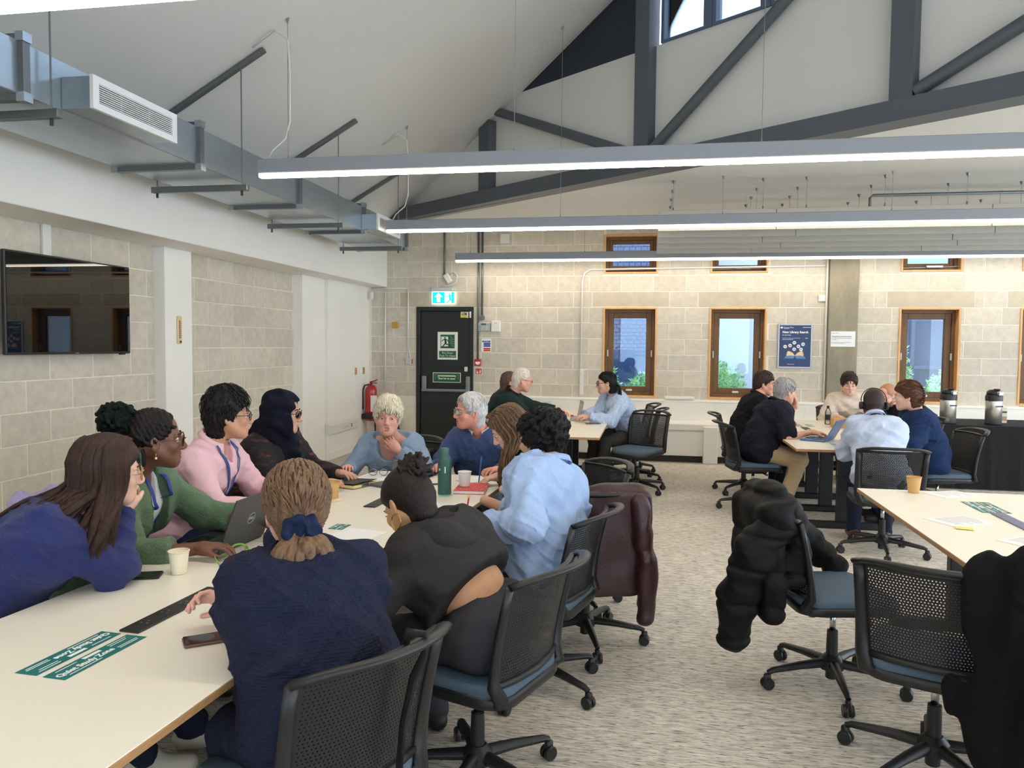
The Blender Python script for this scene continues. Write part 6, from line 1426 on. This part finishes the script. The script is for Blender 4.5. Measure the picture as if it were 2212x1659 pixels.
sheet(-1.70,4.67,-8,.21,.297,'white printed sheet under the folded spectacles',lines=9); sheet(-1.27,3.2,-12,.21,.2,'blank white sheet beside the ponytail'); sheet(-.965,4.44,-20,.15,.21,'white sheet under the coral notebook corner'); sheet(-1.05,3.85,-6,.105,.15,'small white slip beside the hoodie',lines=3); sheet(-.83,3.30,-30,.16,.22,'white notepad under the pencil hand')
laptop(-1.43,4.36,-118,'small slim tablet laptop open beside the phone',mat('slate shell',(96,100,104),.4),.25,.17,105,scr=mat('dim screen',(92,108,112),.2),keys=False)
phone(-1.40,4.715,-6,'black phone beyond the green bottle',w=.078,l=.18)
t = thing('spectacles','white-rimmed spectacles folded on the printed sheet','glasses',(-1.70,4.66,TZ+.002),radians(8))
for sx in (-1,1):
    pts = [(sx*.034+.026*cos(a),0,.024+.02*sin(a)) for a in np.linspace(0,2*pi,17)[:-1]]; MB().tube(pts,.0026,6,closed=True).build('rim',silver_f,t,smooth=True); MB().add(pts,[tuple(range(16))]).build('lens',lens_m,t); MB().tube([(sx*.06,0,.03),(sx*.05,.05,.016),(sx*.03,.12,.003)],.0022,6).build('temple',black_frame,t,smooth=True)
MB().tube([(-.008,0,.03),(0,.002,.033),(.008,0,.03)],.0024,6).build('bridge',silver_f,t,smooth=True)
bg_ = mat('bottle green',(48,92,84),.4); t = thing('water_bottle','tall dark green water bottle standing near the coral notebook','bottle',(-1.128,4.165,TZ))
MB().lathe([(.034,0),(.038,.004),(.038,.19),(.036,.205),(.026,.225),(.024,.228)],n=28).build('body',bg_,t,angle=40); MB().lathe([(.024,.226),(.025,.229),(.025,.262),(.022,.266)],n=24).build('cap',mat('bottle cap',(66,108,100),.45),t,angle=40); MB().lathe([(.036,0),(.0385,.002),(.0385,.006),(.036,.008)],n=28).build('base_ring',mat('mint rubber',(126,200,180),.5),t); MB().tube([(-.024,0,.25),(-.04,0,.24),(-.042,0,.215),(-.036,0,.205)],.004,6).build('carry_loop',bg_,t,smooth=True)
q = MB(); q.box((.010,-.0388,.13),(.016,-.0365,.165)); q.build('logo_print',paper_m,t)
MB().tube([(-.023,-.0395,.15),(-.02,-.041,.157),(-.014,-.0395,.15),(-.018,-.041,.143)],.0012,5,closed=True).build('logo_ring',paper_m,t)
def pen(a,b,label,m,tip=None,name='pen'):
    t = thing(name,label,'pen',tuple(a),0,'pens'); d = Vector(b)-Vector(a); MB().cyl((0,0,0),tuple(d),.004,n=8).build('barrel',m,t,smooth=True); MB().cyl(tuple(-d.normalized()*.014),(0,0,0),.0008,.004,n=8).build('tip',tip or black_plastic,t); MB().cyl(tuple(d),tuple(d+d.normalized()*.012),.0042,n=8).build('end',tip or m,t)
pen((-.995,4.455,.765),(-.985,4.475,.90),'blue pen held by the person writing',mat('pen blue',(40,110,190),.4)); pen((-.80,3.28,.765),(-.79,3.33,.89),'red pencil held over the notepad',mat('pencil red',(176,36,44),.4),tip=gold_m,name='pencil'); pen((-1.33,4.43,.735),(-1.22,4.47,.735),'black pen lying left of the green bottle',black_plastic)
# --- right table ---
cup(1.545,4.86,'kraft paper cup on the empty right-hand table',kraft,.095,.042)
sticker(1.748,4.485,0,'teal sticker on the right table, left of the pair',l=.29,flip=True); sticker(1.826,4.49,0,'teal sticker on the right table, right of the pair',l=.29); strip(1.78,3.91,0,'grey power strip in the right-hand table',mat('grey module',(110,112,140),.45))
sheet(1.745,4.84,-62,.19,.25,'thin white sheet behind the stickers on the right table',lines=6); sheet(1.52,4.10,-62,.19,.27,'printed white sheet left of the stickers on the right table',lines=10); sheet(1.70,3.72,-55,.2,.28,'printed white sheet at the right edge of the right table',lines=10)
sheet(1.476,3.925,-15,.075,.05,'yellow sticky note on the right table',m=mat('sticky yellow',(244,232,120),.7),name='sticky_note',z=TZ+.0025,cat='note')
# --- middle table ---
laptop(-1.10,8.62,70,'silver laptop facing the green fleece',silver_body,.31,.21,112,scr=mat('pale screen',(170,184,206),.3),keys=False); laptop(-.80,8.80,-78,'silver laptop open before the striped blouse',silver_body,.31,.21,100,keys=False)
cup(-.90,8.55,'small cream paper cup on the middle table',cream_card,.08,.036); phone(-.60,8.33,-70,'phone in a brown case on the middle table',mat('brown case',(110,84,62),.5)); notebook(-.60,8.50,-80,.15,.21,.008,'white notepad under the clasped hands',paper_m)
for j, (x, y) in enumerate(((-1.02,8.05),(-.9,8.05),(-1.02,7.6),(-.9,7.6),(-1.0,9.1),(-.88,9.1))): sticker(x,y,0,'grey green sticker on the middle table, %s %s' % (['nearest' if j in (2,3) else 'middle' if j < 2 else 'farthest'][0],'left' if j % 2 == 0 else 'right'),m=dteal,l=.26)
strip(-.985,8.2,0,'dark power strip between the stickers on the middle table'); sheet(-1.05,7.85,10,.21,.297,'white sheet on the middle table',lines=5)
tag(MB().tube([tuple(p) for p in bez([(-1.2,8.55,.735),(-1.05,8.35,.735),(-.95,8.5,.745),(-.86,8.42,.735),(-.98,8.7,.735)],16)],.003,5).build('charging_cable',black_plastic,smooth=True),'black charging cable curled on the middle table','cable')
tag(MB().cbox((-.98,9.0,TZ),(-.88,9.04,TZ+.03),.008,None).build('pencil_case',mat('orange case',(206,104,70),.6)),'small orange pencil case behind the silver laptop','case')
# --- far right table ---
laptop(1.62,7.40,-118,'blue laptop with a white label on its lid',mat('blue shell',(70,104,160),.4),.31,.215,118,scr=black_gloss)
for x, y in ((1.55,8.0),(1.66,8.0),(1.61,7.05),(1.72,8.8),(1.6,8.8)): sticker(x,y,0,'green grey sticker on the far right table near %s' % {1.55:'the polo sleeve',1.66:'the table middle',1.61:'the blue laptop',1.72:'the cream shirt, right',1.6:'the cream shirt, left'}[x],m=dteal,l=.26)
strip(1.62,8.15,0,'dark power strip in the far right table'); sheet(1.42,8.1,20,.21,.297,'white sheet beside the polo shirt',lines=5)
t = thing('drink_bottle','clear drink bottle with black cap and dark label','bottle',(1.95,9.0,TZ)); MB().lathe([(.028,0),(.032,.005),(.032,.13),(.02,.17),(.012,.185)],n=20).build('body',glass_mat('clear plastic',(.9,.92,.92),1.0),t,smooth=True); MB().lathe([(.0325,.05),(.0325,.11)],n=20).build('label',black_plastic,t); MB().lathe([(.014,.182),(.014,.205),(.012,.207)],n=16).build('cap',black_plastic,t)
tag(MB().cbox((1.40,8.55,TZ),(1.52,8.6,TZ+.03),.012).build('pouch',mat('blue pouch',(40,56,110),.6)),'small dark blue pouch on the far right table','pouch')
tag(MB().cbox((1.92,8.6,TZ),(2.1,8.74,TZ+.1),.003).build('cardboard_box',kraft),'open kraft box behind the white-blue shirt','box')
# --- refreshment table ---
steel = mat('brushed steel',(206,202,194),.34,metal=.8,var=.05,scale=4,stretch=(30,30,1))
for x, y, lb in ((3.36,9.52,'steel pump flask, left of the two on the black table'),(3.84,9.53,'steel pump flask, right of the two on the black table')):
    t = thing('pump_flask',lb,'flask',(x,y,.7255),radians(200),'steel pump flasks'); 
    MB().lathe([(.085,0),(.088,.004),(.088,.018)],n=32).build('base',black_plastic,t,angle=40); MB().lathe([(.084,.018),(.084,.27),(.082,.275)],n=32).build('body',steel,t,smooth=True); MB().lathe([(.083,.272),(.088,.276),(.088,.325),(.08,.34)],n=32).build('collar',black_plastic,t,angle=40)
    MB().lathe([(.078,.335),(.076,.37),(.06,.392),(.03,.40),(.001,.402)],n=32).build('head',black_plastic,t,smooth=True); MB().cbox((-.03,.06,.33),(.03,.105,.385),.014).build('spout_plate',chrome,t)
    MB().tube([(.088,0,.31),(.1,.03,.29),(.1,.05,.27)],.006,6).build('carry_handle',black_plastic,t,smooth=True); MB().box((-.045,.0835,.205),(.045,.0845,.222)).build('label',black_plastic,t); MB().cbox((-.03,.012,.395),(.03,.06,.41),.01).build('pump_button',black_plastic,t)
t = thing('milk_carton','pale oat milk carton behind the right flask','carton',(4.0,9.75,.7255)); MB().cbox((0,0,0),(.075,.075,.19),.004).build('carton_body',mat('carton white',(232,228,206),.5),t); MB().lathe([(.018,0),(.018,.02)],(.037,.037,.19),14).build('cap',white_plastic,t); MB().box((.004,-.001,.03),(.071,.001,.08)).build('print',mat('carton tan',(200,160,110),.6),t); MB().box((.004,-.001,.12),(.071,.001,.14)).build('print',mat('carton dark',(60,80,70),.6),t)
t = thing('milk_jug','white plastic milk jug at the right edge','jug',(4.32,9.6,.7255)); MB().lathe([(.06,0),(.065,.01),(.065,.15),(.03,.22),(.022,.25)],n=20).build('jug_body',mat('jug plastic',(226,232,226),.4),t,smooth=True); MB().lathe([(.024,.248),(.024,.27),(.02,.272)],n=16).build('cap',mat('jug cap',(110,170,130),.5),t); MB().lathe([(.0655,.05),(.0655,.1)],n=20).build('label',mat('jug label',(120,180,150),.5),t)
tag(MB().cbox((3.02,9.95,.7255),(3.2,10.1,.83),.003).build('cardboard_box',kraft),'kraft cardboard box behind the denim dress','box')
for k in range(3): tag(MB().lathe([(.028,0),(.036,.085),(.033,.085),(.026,.006)],(2.98+.02*k,9.72-.09*k,.7255),18).build('paper_cup',paper_m),'white paper cup on the black table, %s from the denim dress' % ['farthest','middle','nearest'][k],'cup','white cups on the black table')
# ================= COATS AND BAGS =================
def garment(name, label, cat, org, vols, m, group='coats and bags on chairs'):
    t = thing(name, label, cat, tuple(org), 0, group)
    for nm, v, mm in vols: emit(nm, [v.mesh()], mm, t, np.array(org))
    return t
# black puffer jacket over the chair back
puf = cloth('black nylon', (14,14,15), rough=.65, bump=.15, wr=9, wd=.02)
def quilt(axis, f, amp, ph=0):
    return lambda p: amp*np.exp(-(np.sin((p@np.array(axis))*f+ph+.35*np.sin(p@V3(9,7,5)))/.20)**2)
A = radians(-78); F_ = V3(-sin(A),cos(A),0); L_ = V3(cos(A),sin(A),0); RB = np.stack([L_,F_,V3(0,0,1)]); hub = V3(.86,3.74,0)
rim = hub-F_*.31+V3(0,0,.835)
v = Vol((.1,3.0,.1),(1.2,4.5,1.1),.010)
v.box(rim-F_*.055+V3(0,0,-.21), (.25,.055,.26), RB, .05, .05); v.box(rim+F_*.055+V3(0,0,-.14), (.23,.045,.17), RB, .04, .05); v.cone(rim-L_*.19+V3(0,0,.035), rim+L_*.19+V3(0,0,.03), .075, .07, .05); v.cone(rim-L_*.1+V3(0,0,.06)+F_*.02, rim+L_*.10+V3(0,0,.07), .06, .06, .05)
v.disp(quilt((0,.15,1),19,.011,.6)); v.disp(folds(.009,34,3,(0,0,1),.9))
s1 = Vol((.1,2.9,.05),(1.0,3.9,1.1),.010); s1.chain([rim+L_*.17+V3(0,0,.02), rim+L_*.18-F_*.12+V3(0,0,-.15), rim+L_*.15-F_*.19+V3(0,0,-.37), rim+L_*.12-F_*.19+V3(0,0,-.55)],[.08,.09,.085,.068],.04); s1.cone(rim+L_*.12-F_*.19+V3(0,0,-.55), rim+L_*.11-F_*.18+V3(0,0,-.60),.062,.045,.02); s1.disp(quilt((0,0,1),19,.012,1.1)); s1.disp(folds(.009,38,5,(0,0,1),.9))
s2 = Vol((.4,3.6,.2),(1.35,4.6,1.1),.010); s2.chain([rim-L_*.19+V3(0,0,.01), rim-L_*.27+F_*.10+V3(0,0,-.06), rim-L_*.29+F_*.28+V3(0,0,-.20), rim-L_*.27+F_*.44+V3(0,0,-.35)],[.08,.085,.08,.058],.04); s2.disp(quilt(tuple(F_*.6-V3(0,0,.8)),20,.011)); s2.disp(folds(.008,38,6,(0,0,1),.9))
garment('puffer_jacket','black quilted puffer jacket slung over a chair beside the aisle','jacket',(.55,3.68,.2),[('body_panel',v,puf),('sleeve',s1,puf),('sleeve',s2,puf)],puf)
# black coat over the corner of the front right chair
bc_ = cloth('black wool', (13,13,15), bump=.25)
A = radians(-24); F_ = V3(-sin(A),cos(A),0); L_ = V3(cos(A),sin(A),0); RB = np.stack([L_,F_,V3(0,0,1)]); rim = V3(1.06,3.02,.86)-F_*.31
v = Vol((.75,2.3,.0),(1.7,3.2,1.05),.011)
tilt = lambda a: np.array([[cos(a),0,sin(a)],[0,1,0],[-sin(a),0,cos(a)]])@RB
rim = rim+L_*.06
v.box(rim+L_*.19-F_*.05+V3(0,0,-.33), (.12,.028,.36), tilt(.12), .025, .05); v.box(rim+L_*.30-F_*.04+V3(0,0,-.36), (.10,.028,.38), tilt(-.08), .025, .05); v.box(rim+L_*.28+F_*.05+V3(0,0,-.28), (.12,.025,.29), RB, .025, .05); v.cone(rim+L_*.12+V3(0,0,.03), rim+L_*.30+V3(0,0,.045), .05, .055, .06); v.box(rim+L_*.10-F_*.055+V3(0,0,-.47), (.07,.024,.14), tilt(.35), .02, .05)
v.disp(lambda p: .011*np.sin((p@L_)*46+2*np.sin(p[:,2]*5))+.006*np.sin((p@L_)*88-p[:,2]*7)); v.disp(folds(.005,30,7,(1,0,0),.6))
garment('black_coat','black wool coat draped over the corner of the front right chair','coat',(1.25,2.75,.1),[('coat_body',v,bc_)],bc_)
# maroon leather coat
ml = mat('maroon leather', (54,24,26), .4, var=.08, scale=25, bump=.25, bscale=160, coat=.12)
A = radians(15); F_ = V3(-sin(A),cos(A),0); L_ = V3(cos(A),sin(A),0); RB = np.stack([L_,F_,V3(0,0,1)]); rim = V3(-.32,4.07,.855)-F_*.315
v = Vol((-.75,3.4,.1),(.35,4.3,1.0),.010)
v.box(rim-F_*.045+V3(0,0,-.24), (.245,.022,.26), RB, .02, .03); v.box(rim+F_*.04+V3(0,0,-.16), (.23,.02,.17), RB, .018, .03); v.cone(rim-L_*.21+V3(0,0,.012), rim+L_*.21+V3(0,0,.012), .034, .034, .03)
v.box(rim+L_*.235+F_*.02+V3(0,0,-.30), (.02,.07,.30), RB, .018, .03)
s_ = Vol((-.4,3.4,.1),(.35,4.2,1.0),.010); s_.chain([rim+L_*.19-F_*.06+V3(0,0,-.03), rim+L_*.22-F_*.085+V3(0,0,-.30), rim+L_*.23-F_*.07+V3(0,0,-.60)],[.045,.05,.042],.02); v.disp(folds(.006,26,9,tuple(L_),.4)); s_.disp(folds(.007,44,2,(0,0,1),.5))
garment('leather_coat','maroon leather coat hung over a chair back behind the curly-haired person','coat',(-.2,3.76,.3),[('coat_body',v,ml),('sleeve',s_,ml)],ml)
# lilac jacket
ll = cloth('lilac nylon', (166,156,194), rough=.6); v = Vol((-2.8,2.7,.4),(-2.2,3.6,1.05),.011)
for q in np.linspace(0,1,6): p = V3(-2.60,2.82,.88)+V3(-.02,.42,0)*q; v.cone(p, p+V3(-.05,0,-.34), .05, .05, .04); v.cone(p, p+V3(.06,0,-.2), .04, .045, .04)
v.disp(folds(.012,40,11,(0,1,.3),.8)); garment('lilac_jacket','lilac jacket over the chair behind the green cardigan','jacket',(-2.58,3.05,.5),[('jacket_body',v,ll)],ll)
# olive bag on a chair, black rucksack, strap
ol = cloth('olive canvas', (92,98,70)); v = Vol((.8,8.0,.3),(1.5,8.7,1.0),.011); v.ell((1.12,8.28,.66),(.13,.10,.17),.03); v.ell((1.12,8.28,.78),(.11,.09,.08),.04); v.disp(folds(.012,36,13)); garment('shoulder_bag','olive bag on a chair behind the navy polo','bag',(1.12,8.28,.5),[('bag_body',v,ol)],ol)
bp_ = cloth('black canvas', (24,24,26)); v = Vol((-1.75,5.0,.3),(-1.2,5.5,1.05),.011); v.ell((-1.47,5.22,.68),(.085,.08,.15),.03); v.cone((-1.5,5.2,.78),(-1.43,5.2,.80),.03,.03,.03); v.disp(folds(.008,40,15)); garment('handbag','black bag between the two older people','bag',(-1.47,5.22,.5),[('bag_body',v,bp_)],bp_)
c0 = Vector((-.595,1.715,0)); q = MB(); ang = radians(61); f = Vector((-sin(ang),cos(ang),0)); l = Vector((cos(ang),sin(ang),0)); h = Vector((-.885,1.885,0))
P_ = [tuple(h+l*.075-f*(.245+.07*k**1.4+d)+Vector((0,0,.485+.335*k))) for k, d in ((0,.03),(.4,.025),(.8,.03),(1.0,.05))]+[tuple(h+l*.075-f*.37+Vector((0,0,.875))), tuple(h+l*.075-f*.31+Vector((0,0,.865))), tuple(h+l*.075-f*.29+Vector((0,0,.80)))]
tag(MB().tube(P_,.011,6,flat=(1.2,.25),up=tuple(l)).build('bag_strap',black_plastic,smooth=True),'black strap looped over the foreground chair back','strap')
